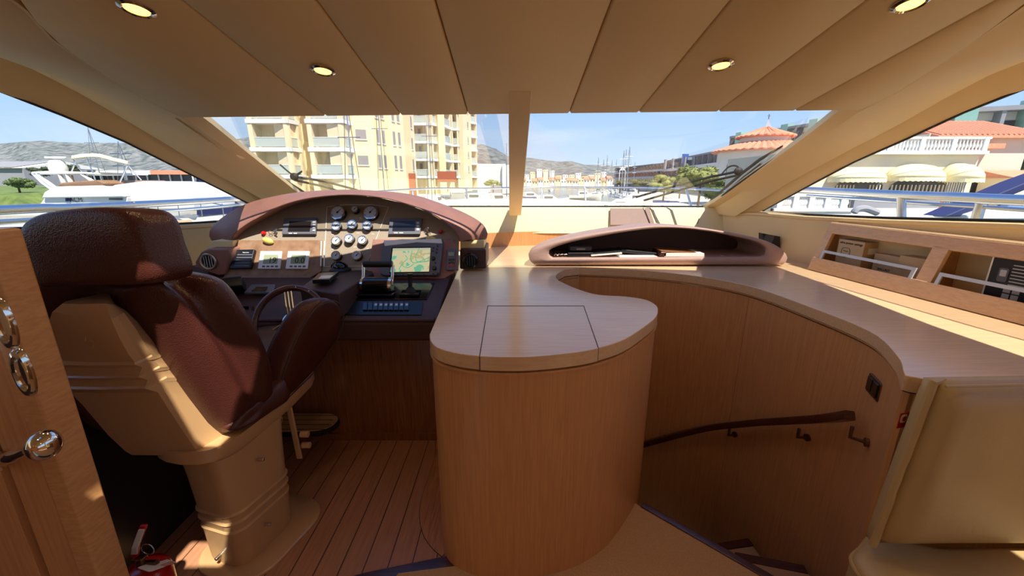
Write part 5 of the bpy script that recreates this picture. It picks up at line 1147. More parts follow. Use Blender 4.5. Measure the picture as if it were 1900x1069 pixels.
Fac(T2, 817, 829, 75, 76, zb2, 2.95, 7, m='stucco_yellow').plain([])
Fac(T2, 827, 840, 76, 80, zb2, 2.95, 7).balcony(rec=1.2, door=(.2, .85), col=.25)
Fac(T2, 841, 853, 82, 82, zb2 + .1, 2.95, 7).balcony(rec=1.2, door=(.2, .85), col=.25)
Fac(T2, 853, 862, 83, 86, zb2 + .1, 2.95, 7, m='stucco_yellow').plain([])
Fac(T2, 862, 876, 88, 92, zb2 + .2, 2.95, 7).plain([.6], .5, 1.2)
Fac(T2, 875, 886, 96, 98, zb2 + .3, 2.95, 7).balcony(rec=1.2, door=(.2, .8), col=.2)
fbox(MB(), Vector((aY(812, 340, 71).x, 71)), Vector((1, 0)), Vector((0, 1)), 0, 3.1, 0, 1.5, aY(800, 338, 71).z, aY(800, 318, 71).z).build('brick_panel', 'brick_red', T2)
t = thing('warehouse', 'plain pale warehouse between the towers and the centre post', 'building', (-8, 120, SEA))
MB().bx(aY(886, 340, 120).x, aY(938, 340, 120).x, 120, 140, SEA + 1, aY(900, 304, 120).z).build('walls', 'stucco_white', t)
MB().bx(aY(932, 340, 119).x, aY(960, 340, 119).x, 119, 126, SEA + 1, aY(900, 306, 119).z).build('annex', 'slab_white', t)
b = MB(); b.bx(aY(910, 340, 118.6).x, aY(930, 340, 118.6).x, 118.6, 118.9, SEA + 1, -1.0 + 1.9); b.build('gate', 'concrete_grey', t)
# long white sheds left
t = thing('warehouse', 'grey warehouse with solar panels on its roof at far left', 'building', (-95, 75, SEA))
x0_, x1_ = aY(-60, 340, 80).x, aY(50, 340, 80).x; zr_ = aY(30, 312, 80).z
MB().bx(x0_, x1_, 80, 92, SEA, zr_).build('walls', 'concrete_grey', t)
MB().prism([Vector((x0_, 79.5, zr_)), Vector((x0_, 96, zr_ + .2)), Vector((x0_, 88, zr_ + 1.6))], (x1_ - x0_, 0, 0)).build('roof', 'stucco_white', t)
for i in range(5): MB().prism([Vector((x1_ - 12 + i * 2.1, 79.6, zr_ + .1)), Vector((x1_ - 10.1 + i * 2.1, 79.6, zr_ + .1)), Vector((x1_ - 10.1 + i * 2.1, 87, zr_ + 1.5)), Vector((x1_ - 12 + i * 2.1, 87, zr_ + 1.5))], (0, -.02, .1)).build('solar_panel', 'shutter_grey', t)
t = thing('long_boat_shed', 'long low white boat shed with terracotta end behind the left marina', 'building', (-60, 90, SEA))
x0_, xm, x1_ = aY(150, 340, 95).x, aY(290, 340, 95).x, aY(360, 340, 95).x; z_ = aY(200, 324, 95).z
MB().bx(x0_, x1_, 95.2, 104, SEA, z_).build('walls', 'window_dark', t); MB().bx(x0_ - .5, xm, 94, 105, z_, z_ + .9).build('roof', 'slab_white', t); MB().bx(xm, x1_, 94, 105, z_, z_ + .9).build('roof', 'roof_tile', t)
for i in range(12): MB().bx(x0_ + i * 2.6, x0_ + i * 2.6 + .25, 94.8, 95, SEA, z_).build('pier', 'slab_white', t)
mat('navy_canvas', (36, 44, 92), .7)
t = thing('blue_tarpaulin_shed', 'dark blue canvas covered frame beyond the left side window', 'canvas shed', aY(390, 350, 24))
MB().prism([aY(362, 326, 24), aY(395, 332, 24), aY(430, 352, 24), aY(430, 440, 24), aY(366, 440, 24)], (0, 4, 0)).build('canvas', 'navy_canvas', t, bevel=.05); MB().cyl(aY(363, 322, 23.8), aY(365, 372, 23.8), .06).build('pole', 'steel', t)
# far town: little houses on the opposite shore
mats_ = ['stucco_cream', 'stucco_white', 'stucco_yellow', 'slab_white']
def townhouse(px, w, ybase, ytop, Y, roof, m, lab):
    a, c_ = aY(px, 340, Y), aY(px + w, 340, Y); z1 = aY(px, ytop, Y).z
    t = thing('town_house', lab, 'house', (a.x, Y, SEA + 1), 'far waterfront houses beyond the marina basin')
    MB().bx(a.x, c_.x, Y, Y + 12, SEA + 1, z1).build('walls', m, t)
    if roof: MB().prism([Vector((a.x - .1, Y - .8, z1)), Vector((a.x - .1, Y + 12.8, z1)), Vector((a.x - .1, Y + 6, z1 + 2.2))], (c_.x - a.x + .2, 0, 0)).build('roof', 'roof_tile', t)
    nw = max(2, int(w / 4))
    for i in range(nw):
        x = a.x + (c_.x - a.x) * (i + .5) / nw; MB().bx(x - .5, x + .5, Y - .1, Y, z1 - 2.4, z1 - 1.0).build('window', 'window_dark', t)
rh = random.Random(11)
for i in range(16):
    px = 966 + i * 10.7; Y = 350
    r_ = i % 3 != 1
    townhouse(px, 9.9, 345, 331 + rh.random() * 5, Y, r_, mats_[i % 4], ('small house with terracotta roof on the far shore' if r_ else 'small flat roofed house on the far shore'))
for i in range(14):
    px = 960 + i * 12; Y = 540
    townhouse(px, 8 + rh.random() * 3, 340, 319 + rh.random() * 8 - (6 if 2 < i < 6 else 0), Y, False, mats_[(i * 3) % 4], 'pale block rising behind the far waterfront houses')
# stepped grey apartment blocks at right, receding from the villa to the basin
def block(px0, px1, Y0, Y1, yt, floors, lab, glassn=0, m='stucco_white', mm='concrete_grey'):
    t = thing('terraced_apartments', lab, 'building', aY(px0, 345, Y0))
    z1 = aY((px0 + px1) / 2, yt, (Y0 + Y1) / 2).z; fl = 3.0; zs = z1 - floors * fl
    F = Fac(t, px0, px1, Y0, Y1, zs, fl, floors, depth=9, m=m)
    b = MB(); fbox(b, F.A, F.d, F.n, 0, F.L, 1.2, 9, SEA, z1); b.build('wall', m, t)
    for k_ in range(floors):
        z = zs + k_ * fl
        fbox(MB(), F.A, F.d, F.n, -.2, F.L + .2, -.2, 1.3, z - .3, z + .6).build('balcony_parapet', m, t)
        fbox(MB(), F.A, F.d, F.n, .3, F.L - .3, 1.12, 1.22, z + 1.0, z + 2.2).build('window_band', 'window_dark', t)
        nn_ = max(2, int(F.L / 4))
        for q in range(nn_ + 1): fbox(MB(), F.A, F.d, F.n, F.L * q / nn_ - .15, F.L * q / nn_ + .15, -.1, 1.3, z, z + fl).build('party_wall', mm, t)
    fbox(MB(), F.A, F.d, F.n, -.2, F.L + .2, -.2, 9, z1, z1 + .4).build('roof', mm, t)
    for q in range(glassn):
        u = F.L * (q + .3) / glassn; fbox(MB(), F.A, F.d, F.n, u, u + 1.6, -.3, 1.2, zs + .5, z1 + .9).build('glass_tower', 'green_glass', t)
    return t
block(1140, 1232, 260, 190, 309, 4, 'long grey terraced apartments beyond the basin, left of the blue panel')
t = block(1232, 1345, 150, 95, 292, 3, 'stepped grey apartment row with a blue panel above the bushes')
for px in (1236, 1250, 1272, 1290, 1315): p = aY(px, 300, 118); MB().bx(p.x - .2, p.x + .2, 118, 119, p.z - 2, p.z + .6 + (px - 1236) * .02).build('chimney', 'concrete_grey', t)
p = aY(1266, 286, 125); q = aY(1274, 303, 125); mat('blue_panel', (60, 96, 170), .5); MB().bx(p.x, q.x, 124, 125, q.z, p.z).build('blue_panel', 'blue_panel', t)
p = aY(1276, 292, 124); q = aY(1306, 297, 124); MB().bx(p.x, q.x, 120, 125, q.z, p.z).build('awning', 'slab_white', t)
block(1345, 1590, 92, 62, 240, 5, 'tall grey apartments with green glass stair towers behind round house', 5)
block(1592, 1700, 57, 52, 222, 6, 'grey apartments seen above the right window edge behind the villa', 2)
block(1702, 1960, 43, 39, 205, 7, 'large pale apartment block with green glass corner behind villa roof', 2)
t = thing('church_spire', 'small pointed church spire with a cross above the grey apartments', 'spire', aY(1426, 250, 110))
p = aY(1426, 221, 110); bq = [aY(x, 247, y) for x, y in ((1416, 108), (1437, 108), (1437, 112), (1416, 112))]
MB().add([p] + bq, [(0, 1, 2), (0, 2, 3), (0, 3, 4), (0, 4, 1), (4, 3, 2, 1)]).build('spire', 'concrete_grey', t); MB().bx(bq[0].x, bq[1].x, 108, 112, 0, bq[0].z).build('tower', 'stucco_white', t)
b = MB(); b.cyl(p, p + Vector((0, 0, 1.2)), .09, n=6); b.cyl(p + Vector((-.4, 0, .8)), p + Vector((.4, 0, .8)), .08, n=6); b.build('cross', 'window_dark', t)
# round white house
def tiled_cone(c, r0, r1, z0, z1, t, n=40, nm='roof'):
    r = []
    for rad, z in ((r0, z0), (r0, z0 + .15), (r1, z1)): r.append([Vector((c.x + (rad + (.12 if j % 2 else 0)) * math.cos(2 * math.pi * j / (2 * n)), c.y + (rad + (.12 if j % 2 else 0)) * math.sin(2 * math.pi * j / (2 * n)), z + (.1 if j % 2 else 0))) for j in range(2 * n)])
    return MB().loft(r).build(nm, 'roof_tile', t)
Yv = 52; sc_ = Yv / 740 * 1.02
c = aY(1408, 330, Yv + 4); zc = aY(1408, 277, Yv).z
t = thing('round_house', 'round white house with two tiered terracotta roof behind the wiper', 'house', (c.x, c.y, -1.5))
R1 = 5.4
MB().lathe([(R1, -4), (R1, zc)], Matrix.Translation((c.x, c.y, 0)), 40).build('walls', 'stucco_white', t, smooth=True, angle=60)
tiled_cone(c, R1 + .7, 3.0, zc - .1, zc + 1.1, t); MB().lathe([(2.9, zc + .9), (2.9, zc + 2.0)], Matrix.Translation((c.x, c.y, 0)), 24).build('lantern', 'stucco_white', t, smooth=True, angle=60); tiled_cone(c, 3.4, .2, zc + 1.7, zc + 3.0, t, 26)
for a_ in (200, 212, 252, 262, 300):
    a2 = math.radians(a_); p = Vector((c.x + R1 * math.cos(a2), c.y + R1 * math.sin(a2), zc - 3.2)); mt = frame(p, (-math.sin(a2), math.cos(a2), 0), (0, 0, 1))
    arch = [mt @ Vector(v) for v in [(-.45, 0, -.05), (.45, 0, -.05), (.45, 1.3, -.05)] + [(.45 * math.cos(q), 1.3 + .45 * math.sin(q), -.05) for q in [math.pi * j / 8 for j in range(1, 8)]] + [(-.45, 1.3, -.05)]]
    nrm = (mt @ Vector((0, 0, 1)) - mt.translation); MB().prism(arch, nrm * .14).build('arched_window', 'window_dark', t)
w2 = aY(1505, 290, Yv + 3); MB().bx(c.x + 3, w2.x, Yv, Yv + 8, -4, zc - .6).build('wing', 'stucco_white', t); MB().prism([Vector((c.x + 2.5, Yv - .6, zc - .6)), Vector((c.x + 2.5, Yv + 8.5, zc - .6)), Vector((c.x + 2.5, Yv + 4, zc + .9))], (w2.x - c.x - 2, 0, 0)).build('wing_roof', 'roof_tile', t)
# villa with awnings
Yw = 27.0
V = thing('villa', 'cream villa with a balustraded terrace, tiled roof and three scalloped awnings', 'house', aY(1700, 390, Yw))
zg = aY(1650, 392, Yw).z; zt_ = aY(1640, 281, Yw).z
A0, A1 = aY(1520, 340, Yw + 2).x, aY(1803, 340, Yw).x
MB().bx(A0 - 3, A1, Yw, Yw + 9, zg - 1.5, zt_).build('ground_floor', 'stucco_villa', V)
gx0, gx1 = aY(1790, 340, Yw + 1).x, aY(1872, 340, Yw + 1).x
z_g = aY(1840, 246, Yw).z; MB().bx(gx0 - 3.6, gx1, Yw + .6, Yw + 10, zg - 1.5, z_g).build('upper_floor', 'stucco_villa', V)
MB().bx(aY(1690, 340, Yw).x, gx0, Yw + 2.0, Yw + 10, zt_, z_g + .1).build('upper_room', 'stucco_villa', V)
# tiled roof
rx0, rx1 = aY(1722, 340, Yw).x, gx1 + .9
b = MB(); k_ = 44
for i in range(k_):
    xa = rx0 + (rx1 - rx0) * i / k_; xb = rx0 + (rx1 - rx0) * (i + 1) / k_; e_ = .08 if i % 2 else 0
    b.add([(xa, Yw + .1, z_g - .15 + e_), (xb, Yw + .1, z_g - .15 + e_), (xb, Yw + 4.5, z_g + 1.25 + e_), (xa, Yw + 4.5, z_g + 1.25 + e_), (xa, Yw + .1, z_g - .3), (xb, Yw + .1, z_g - .3), (xb, Yw + 4.5, z_g), (xa, Yw + 4.5, z_g)], [(0, 1, 2, 3), (4, 5, 1, 0), (7, 6, 5, 4), (3, 2, 6, 7), (0, 3, 7, 4), (1, 5, 6, 2)])
b.build('roof', 'roof_tile', V)
MB().bx(aY(1803, 340, Yw).x, aY(1835, 340, Yw).x, Yw - .3, Yw + 1, aY(1810, 273, Yw).z - .1, aY(1810, 267, Yw).z).build('small_roof', 'roof_tile', V)
# terrace balustrade
def balustrade(t, x0, x1, y, z, h, n, r=.09, nm='terrace'):
    MB().bx(x0, x1, y - .18, y + .18, z - .2, z).build(nm + '_cornice', 'slab_white', t, bevel=.03); MB().bx(x0, x1, y - .12, y + .12, z + h - .14, z + h).build(nm + '_coping', 'slab_white', t, bevel=.03)
    for i in range(n):
        x = x0 + .3 + (x1 - x0 - .6) * i / (n - 1)
        if i % 9 == 0: MB().bx(x - .14, x + .14, y - .14, y + .14, z, z + h).build('post', 'slab_white', t)
        else: MB().lathe([(r * .8, z), (r * .8, z + h * .08), (r * .45, z + h * .15), (r, z + h * .38), (r * .5, z + h * .62), (r * .75, z + h * .78), (r * .75, z + h * .86)], Matrix.Translation((x, y, 0)), 8).build('baluster', 'slab_white', t, smooth=True)
balustrade(V, A0 - 2, aY(1806, 340, Yw).x, Yw - .25, aY(1700, 281, Yw).z, .85, 46)
# arched openings with gates
for i, (x0, x1, yt) in enumerate(((1548, 1642, 325), (1650, 1760, 322))):
    a_, c_ = aY(x0, 340, Yw).x, aY(x1, 340, Yw).x; r = (c_ - a_) / 2; zc_ = zg + 1.2; cx_ = (a_ + c_) / 2
    arch = [Vector((a_, Yw - .05, zg)), Vector((c_, Yw - .05, zg)), Vector((c_, Yw - .05, zc_))] + [Vector((cx_ + r * math.cos(q), Yw - .05, zc_ + 1.1 * math.sin(q))) for q in [math.pi * j / 12 for j in range(1, 12)]] + [Vector((a_, Yw - .05, zc_))]
    o = MB().prism(arch, (0, .1, 0)).build('arched_opening', 'window_dark', V)
    b = MB(); 
    for j in range(15): xx = a_ + .15 + (c_ - a_ - .3) * j / 14; (b.bx(xx - .035, xx + .035, Yw - .12, Yw - .06, zg, zc_ + .5) if (j < 6 or j > 9 or i == 1) else None)
    b.bx(a_, c_, Yw - .12, Yw - .06, zg + .9, zg + 1.0); b.build('lattice_gate', 'stucco_villa', o)
a_, c_ = aY(1755, 340, Yw).x, aY(1790, 340, Yw).x
o = MB().bx(a_, c_, Yw - .05, Yw + .02, zg + .4, zg + 1.9).build('grilled_window', 'window_dark', V); b = MB()
for j in range(9): xx = a_ + (c_ - a_) * j / 8; b.bx(xx - .03, xx + .03, Yw - .12, Yw - .06, zg + .4, zg + 1.9)
b.build('grille', 'slab_white', o)
MB().bx(aY(1822, 340, Yw).x, aY(1842, 340, Yw).x, Yw + .52, Yw + .62, zg + .3, aY(1830, 331, Yw).z).build('side_door', 'window_dark', V)
mat('awning_canvas', (232, 222, 178), .8)
def awning(x0, x1, yt, yb, lab, proj=1.3):
    a_, c_ = aY(x0, 340, Yw - .6).x, aY(x1, 340, Yw - .6).x; zt2, zb2 = aY(x0, yt, Yw - .4).z, aY(x0, yb, Yw - .9).z; cx_ = (a_ + c_) / 2; r = (c_ - a_) / 2
    t = thing('awning', lab, 'awning', (cx_, Yw, zb2), 'scalloped cream awnings of the villa'); rings = []
    for k_ in range(7):
        th_ = math.pi / 2 * k_ / 6
        rings.append([Vector((cx_ + r * math.cos(q), Yw - proj * math.sin(th_) * math.sin(q) ** .7 - .04, zb2 + (zt2 - zb2) * math.sin(q) * math.cos(th_))) for q in [math.pi * j / 18 for j in range(19)]])
    b = MB().loft(rings, closed=False, caps=False); b.build('canvas', 'awning_canvas', t, smooth=True, solid=.03)
    for k_ in (2, 4): MB().tube([p + Vector((0, -.02, .02)) for p in rings[k_]], .02, 5).build('rib', 'stucco_yellow', t)
    last = rings[-1]; b = MB(); n_ = len(last)
    b.loft([[p for p in resample(last, 37)], [p + Vector((0, -.03, -.18 - .09 * abs(math.sin(i * math.pi / 2 + .4)))) for i, p in enumerate(resample(last, 37))]], closed=False, caps=False); b.build('scalloped_valance', 'awning_canvas', t, solid=.02)
awning(1546, 1644, 311, 331, 'low curved cream awning over the left arch of the villa')
awning(1654, 1752, 304, 329, 'large domed cream awning over the middle arch of the villa')
awning(1754, 1810, 303, 331, 'narrow pointed cream awning at the right corner of villa', 1.6)
# lower quay balustrade, loungers, furniture
Q = thing('quay_balustrade', 'low white balustrade along the quay before the villa', 'balustrade', aY(1600, 392, 22))
zq = aY(1560, 386, 22).z; MB().bx(aY(1440, 340, 22).x, aY(1760, 340, 22).x, 21.9, 22.1, -1.6, zq).build('base_wall', 'stucco_white', Q); balustrade(Q, aY(1440, 340, 22).x, aY(1590, 340, 22).x, 22, zq, .72, 40, .08, 'quay')
MB().bx(aY(1590, 340, 22).x, aY(1750, 340, 22).x, 21.9, 22.1, zq, zq + .6).build('lattice_wall', 'concrete_grey', Q); MB().bx(aY(1585, 340, 22).x, aY(1755, 340, 22).x, 21.8, 22.2, zq + .6, zq + .75).build('wall_coping', 'slab_white', Q)
t = thing('terracotta_terrace_table', 'low terracotta topped wall behind the quay balustrade', 'wall', aY(1700, 380, 23.5))
MB().bx(aY(1690, 340, 23.5).x, aY(1752, 340, 23.5).x, 23.3, 24.2, -1.6, aY(1700, 374, 23.5).z).build('body', 'brick_red', t)
t = thing('low_boundary_house', 'low tiled outbuilding at far right beyond the villa', 'house', aY(1890, 380, 26))
x0_, x1_ = aY(1876, 340, 25.4).x, aY(1990, 340, 25.4).x; z_ = aY(1880, 330, 25.4).z; MB().bx(x0_, x1_, 25.4, 27.2, zg - 1, z_).build('walls', 'stucco_cream', t); MB().prism([Vector((x0_ - .2, 25.1, z_)), Vector((x0_ - .2, 27.2, z_)), Vector((x0_ - .2, 27.2, z_ + .5))], (x1_ - x0_, 0, 0)).build('roof', 'roof_tile', t)
mat('blue_canvas', (120, 142, 196), .5, coat=.2)
t = thing('blue_boat_screen', 'blue raked windscreen frame of the neighbouring boat at far right', 'boat windscreen', aY(1850, 385, 7))
MB().prism([aY(x, y, 7) for x, y in ((1752, 402), (1905, 338), (1960, 318), (1960, 330), (1905, 352), (1782, 402))], (0, .4, 0)).build('frame', 'navy_canvas', t, bevel=.02)
MB().prism([aY(x, y, 7.2) for x, y in ((1800, 402), (1905, 364), (1980, 350), (1980, 402))], (0, .05, 0)).build('cover', 'blue_canvas', t)
MB().prism([aY(x, y, 6.9) for x, y in ((1795, 399), (1830, 388), (1980, 392), (1980, 408), (1795, 408))], (0, .6, 0)).build('deck', 'white_gelcoat', t, bevel=.03)
t = thing('white_tender', 'white bow of a moored boat beneath the right railing', 'boat', aY(1650, 402, 9))
MB().loft([[aY(x, y, yy) for x, y in ((1590, 404), (1660, 398), (1760, 400), (1800, 410), (1690, 420))] for yy in (8.6, 9.8)]).build('deck', 'white_gelcoat', t, bevel=.04)
t = thing('deck_bundle', 'dark crumpled cover lying on the quay before the villa', 'cover', aY(1605, 393, 20))
MB().tube(spline([aY(x, y, 20) for x, y in ((1584, 396), (1590, 389), (1604, 387), (1618, 391), (1630, 396))], 4), [.08] + [.16] * 15 + [.06], 8).build('cover', 'concrete_grey', t, smooth=True)
# ------------------------------------------------------------------ trees and bushes
mat('leaf_dark', (58, 74, 44), .8, rgb2=(34, 46, 28), nscale=3); mat('leaf_olive', (150, 156, 88), .8, rgb2=(104, 112, 60), nscale=3); mat('leaf_mid', (104, 122, 70), .8, rgb2=(70, 88, 48), nscale=3); mat('bark', (96, 74, 54), .9)
def tree(px, yb, yt, w, Y, m, lab, name='tree', cat='tree', n=900, seed=1, grp=None):
    rg = random.Random(seed); a = aY(px, yb, Y); top = aY(px, yt, Y); W_ = w * Y / 740 * 1.03; Hh = top.z - a.z
    t = thing(name, lab, cat, a, grp)
    MB().tube([Vector((a.x, a.y, min(a.z - 1, -1.6))), a + Vector((.05, 0, Hh * .5))], [.16, .08], 8).build('trunk', 'bark', t, smooth=True)
    b = MB(); c0 = a + Vector((0, 0, Hh * .45)); lobes = [(Vector((rg.uniform(-.6, .6) * W_ / 2, rg.uniform(-.5, .5) * W_ / 2, rg.uniform(-.5, .5) * Hh * .6)), rg.uniform(.3, .5)) for _ in range(9)] + [(Vector((0, 0, 0)), .55)]
    s_ = max(.10, min(W_, Hh) * .045)
    for _ in range(n):
        l, r = rg.choice(lobes); v = Vector((rg.gauss(0, 1), rg.gauss(0, 1), rg.gauss(0, 1))).normalized(); p = c0 + l + Vector((v.x * r * W_ / 2, v.y * r * W_ / 2, v.z * r * Hh / 2)) * rg.uniform(.8, 1.05)
        p.z = max(p.z, a.z); d1 = Vector((rg.gauss(0, 1), rg.gauss(0, 1), rg.gauss(0, .6))).normalized() * s_ * rg.uniform(.7, 1.4); d2 = d1.cross(Vector((rg.gauss(0, 1), rg.gauss(0, 1), rg.gauss(0, 1)))).normalized() * s_ * .8
        k_ = len(b.v); b.v += [p - d1, p + d2 * .6, p + d1, p - d2 * .6]; b.f.append((k_, k_ + 1, k_ + 2, k_ + 3))
    for l, r in lobes: b.ball(c0 + l, (max(.1, r * W_ / 2 * .82), max(.1, r * W_ / 2 * .82), max(.1, r * Hh / 2 * .82)), 10, 8)
    b.build('foliage', m, t)
tree(1900, 345, 222, 46, 36, 'leaf_dark', 'large dark green tree at right edge behind the villa', seed=3, n=1500)
tree(1185, 350, 331, 34, 90, 'leaf_dark', 'low dark bushy tree right of the marina masts', seed=4, grp=None)
tree(1232, 354, 322, 62, 70, 'leaf_olive', 'pale olive bush before the long grey terraces', seed=5)
tree(1298, 354, 298, 84, 46, 'leaf_olive', 'tall olive coloured tree left of the round white house', seed=6, n=1300)
tree(1263, 340, 296, 20, 80, 'leaf_olive', 'thin light tree in front of the blue panel', seed=7)
tree(1352, 372, 326, 96, 42, 'leaf_mid', 'broad green shrubs under the round house, behind the wiper arm', seed=8, n=1300)
tree(1400, 366, 322, 40, 35, 'leaf_mid', 'round green bush just right of the wiper joint', seed=9)
tree(1150, 345, 332, 16, 120, 'leaf_dark', 'dark bush below the tallest masts', seed=10)
tree(915, 345, 330, 34, 100, 'leaf_olive', 'yellowish shrub before the pale warehouse', seed=12)
tree(132, 322, 302, 26, 60, 'leaf_dark', 'dark tree behind the radar mast of white yacht', seed=13)
tree(80, 328, 308, 40, 62, 'leaf_dark', 'dark trees left of the radar mast beyond the grassy bank', seed=14)
tree(35, 352, 326, 42, 50, 'leaf_mid', 'green bush on the grassy bank before the warehouse', seed=15, n=1200)
# ------------------------------------------------------------------ boats
def sailboat(px, yw, ytop, Y, lab, L=9, sail=None, beam=2.6, grp='moored sailing boats in the basin'):
    c = aY(px, yw, Y); c.z = SEA; zt = aY(px, ytop, Y).z
    t = thing('sailboat', lab, 'sailing boat', c, grp)
    hull = [(-.5, .6, .9), (-.3, 1.0, .85), (0, 1.1, .9), (.3, .75, 1.0), (.5, .05, 1.15)]
    b = MB().loft([[c + Vector((y_ * w_ * beam / 2, u * L, z_ * h_)) for y_, z_ in ((-.5, -.2), (-1, .6), (-1, 1), (1, 1), (1, .6), (.5, -.2))] for u, w_, h_ in hull]); b.build('hull', 'white_gelcoat', t, smooth=True, angle=40)
    MB().loft([[c + Vector((y_ * .8, u * L, .95 + z_)) for y_, z_ in ((-1, 0), (-.8, .42), (.8, .42), (1, 0))] for u in (-.2, .18)]).build('cabin', 'slab_white', t, bevel=.05)
    MB().cyl(c + Vector((0, .05 * L, 1)), Vector((c.x, c.y + .05 * L, zt)), .055 if Y < 80 else .12, .04 if Y < 80 else .08, 8).build('mast', 'steel', t)
    b = MB()
    for u in (-.48, .49): b.cyl(c + Vector((0, u * L, 1.1)), Vector((c.x, c.y + .05 * L, zt)), .022, n=4)
    b.build('stay', 'window_dark', t)
    for f_ in (.5, .75): z = 1 + (zt - 1) * f_; MB().cyl(Vector((c.x - .8, c.y + .05 * L, z)), Vector((c.x + .8, c.y + .05 * L, z)), .035, n=5).build('spreader', 'steel', t)
    MB().tube([c + Vector((0, .05 * L, 2.0)), c + Vector((0, -.4 * L, 2.0))], .17, 8).build('boom_cover', sail or 'slab_white', t, smooth=True)
for i, (px, yt, Y, l) in enumerate(((1108, 292, 130, 'sailing boat with the leftmost tall mast of the basin'), (1118, 296, 142, 'sailing boat whose mast stands second from left'), (1124, 288, 154, 'sailing boat with a slightly leaning tall mast left of centre'), (1133, 297, 166, 'sailing boat with a short mast left of the tallest pair'), (1141, 296, 178, 'sailing boat with short mast just left of tallest pair'), (1154, 279, 100, 'sailing boat with left mast of the three tallest'), (1158, 277, 113, 'sailing boat with middle mast of the three tallest'), (1164, 272, 88, 'sailing boat carrying the tallest mast of the basin'), (1175, 300, 192, 'sailing boat with low mast right of tallest'), (1022, 303, 200, 'distant sailing boat left of the open basin'), (940, 265, 60, 'sailing boat whose tall mast stands beside the centre post'))):
    sailboat(px, 352, yt, Y, l, L=9 if px != 940 else 8, sail='navy_canvas' if i % 3 == 0 else None)
sailboat(655, 350, 150, 30, 'sailing boat whose dark mast leans before the cream tower', 4); sailboat(712, 352, 120, 42, 'sailing boat with grey mast before the tower windows', 4); sailboat(800, 352, 150, 44, 'sailing boat with mast before the far tower balconies', 5)
sailboat(188, 345, 236, 45, 'sailing boat with cream mast rising above the white yacht', 3); sailboat(235, 345, 262, 30, 'sailing boat with black mast right of the yacht canopy', 3)
# small motor boats on the pontoons
def motorboat(px, yb, Y, s, lab, cover=None, grp='small motor boats on the pontoons', rot=0, z=None):
    c = aY(px, yb, Y); c.z = SEA; t = thing('motorboat', lab, 'motor boat', c, grp); R = Matrix.Rotation(rot, 3, 'Z')
    g = lambda u, v, w: c + R @ Vector((u * s, v * s, w * s))
    MB().loft([[g(u, y_ * w_, z_ * h_) for y_, z_ in ((-.4, -.1), (-1, .5), (-1, 1), (1, 1), (1, .5), (.4, -.1))] for u, w_, h_ in ((-3, .95, .8), (-1, 1.1, .85), (1, 1.0, .95), (2.4, .55, 1.1), (3.2, .03, 1.25))]).build('hull', 'white_gelcoat', t, smooth=True, angle=40)
    MB().loft([[g(u, y_ * .75, .85 + z_) for y_, z_ in ((-1, 0), (-.8, h_), (.8, h_), (1, 0))] for u, h_ in ((-1.2, .75), (.2, .8), (1.2, .15))]).build('cabin', 'slab_white', t, bevel=.04)
    MB().loft([[g(u, y_ * .77, 1.15 + z_) for y_, z_ in ((-1, 0), (-.9, .28), (.9, .28), (1, 0))] for u in (-1.0, .35)]).build('side_glass', 'window_dark', t)
    if cover: MB().loft([[g(u, y_ * .8, 1.75 + z_) for y_, z_ in ((-1, 0), (-.7, .15), (.7, .15), (1, 0))] for u in (-2.4, -.4)]).build('canopy', cover, t, bevel=.03); [MB().cyl(g(u, v, .9), g(u, v, 1.8), .03 * s, n=5).build('canopy_pole', 'steel', t) for u in (-2.3, -.5) for v in (-.7, .7)]
    MB().tube([g(.9, -.9, 1.25), g(2.0, -.65, 1.4), g(2.9, -.15, 1.6), g(3.0, 0, 1.62), g(2.9, .15, 1.6), g(2.0, .65, 1.4), g(.9, .9, 1.25)], .025 * s, 5).build('bow_rail', 'steel', t)
mb_ = [(686, 350, 40, 1.1, 'small white cabin boat behind the crown of helm cowl', None, .3), (757, 352, 34, 1.2, 'motor boat with grey canopy right of the cowl crown', 'concrete_grey', 1.3), (805, 356, 62, 1.4, 'white day boat left of the pale covered boat', None, 1.5), (850, 356, 62, 1.6, 'motor boat with pale canopy before the brick wall', 'slab_white', 1.7), (888, 360, 74, 1.4, 'open white boat at the corner of left pane', None, -.4), (920, 352, 66, 1.5, 'motor boat just left of the centre post', None, .9),
       (985, 345, 90, 1.3, 'white boat just right of the centre post', None, .3), (1000, 348, 60, 1.1, 'white boat tied at the left pontoon', 'navy_canvas', .1), (1020, 346, 75, 1.2, 'white boat further along left pontoon', None, .2), (1085, 345, 100, 1.3, 'white boat across the basin mouth', None, 0), (1150, 349, 50, 1.3, 'white motor boat below the tallest masts', None, 3.0), (1178, 345, 70, 1.4, 'white motor boat right of the tallest masts', None, 3.1), (1205, 352, 42, 1.2, 'white boat with blue canopy at right pontoon', 'navy_canvas', 2.9), (1170, 356, 36, 1.0, 'open white boat nearest on the right pontoon', None, 2.8)]
for a in mb_: motorboat(*a[:5], cover=a[5], rot=a[6])
for i, (px, Y) in enumerate(((20, 58), (45, 64), (75, 56), (290, 41), (305, 62), (322, 75), (336, 85), (352, 57), (262, 86))):
    motorboat(px, 345, Y, 1.15 if px < 100 else 2.0, ('white launch at the foot of grassy bank' if px < 100 else 'white launch rafted behind the large yacht'), cover='slab_white' if i % 2 else None, rot=1.3 + .1 * i if px > 100 else .4 * i, grp='white launches in the left marina')
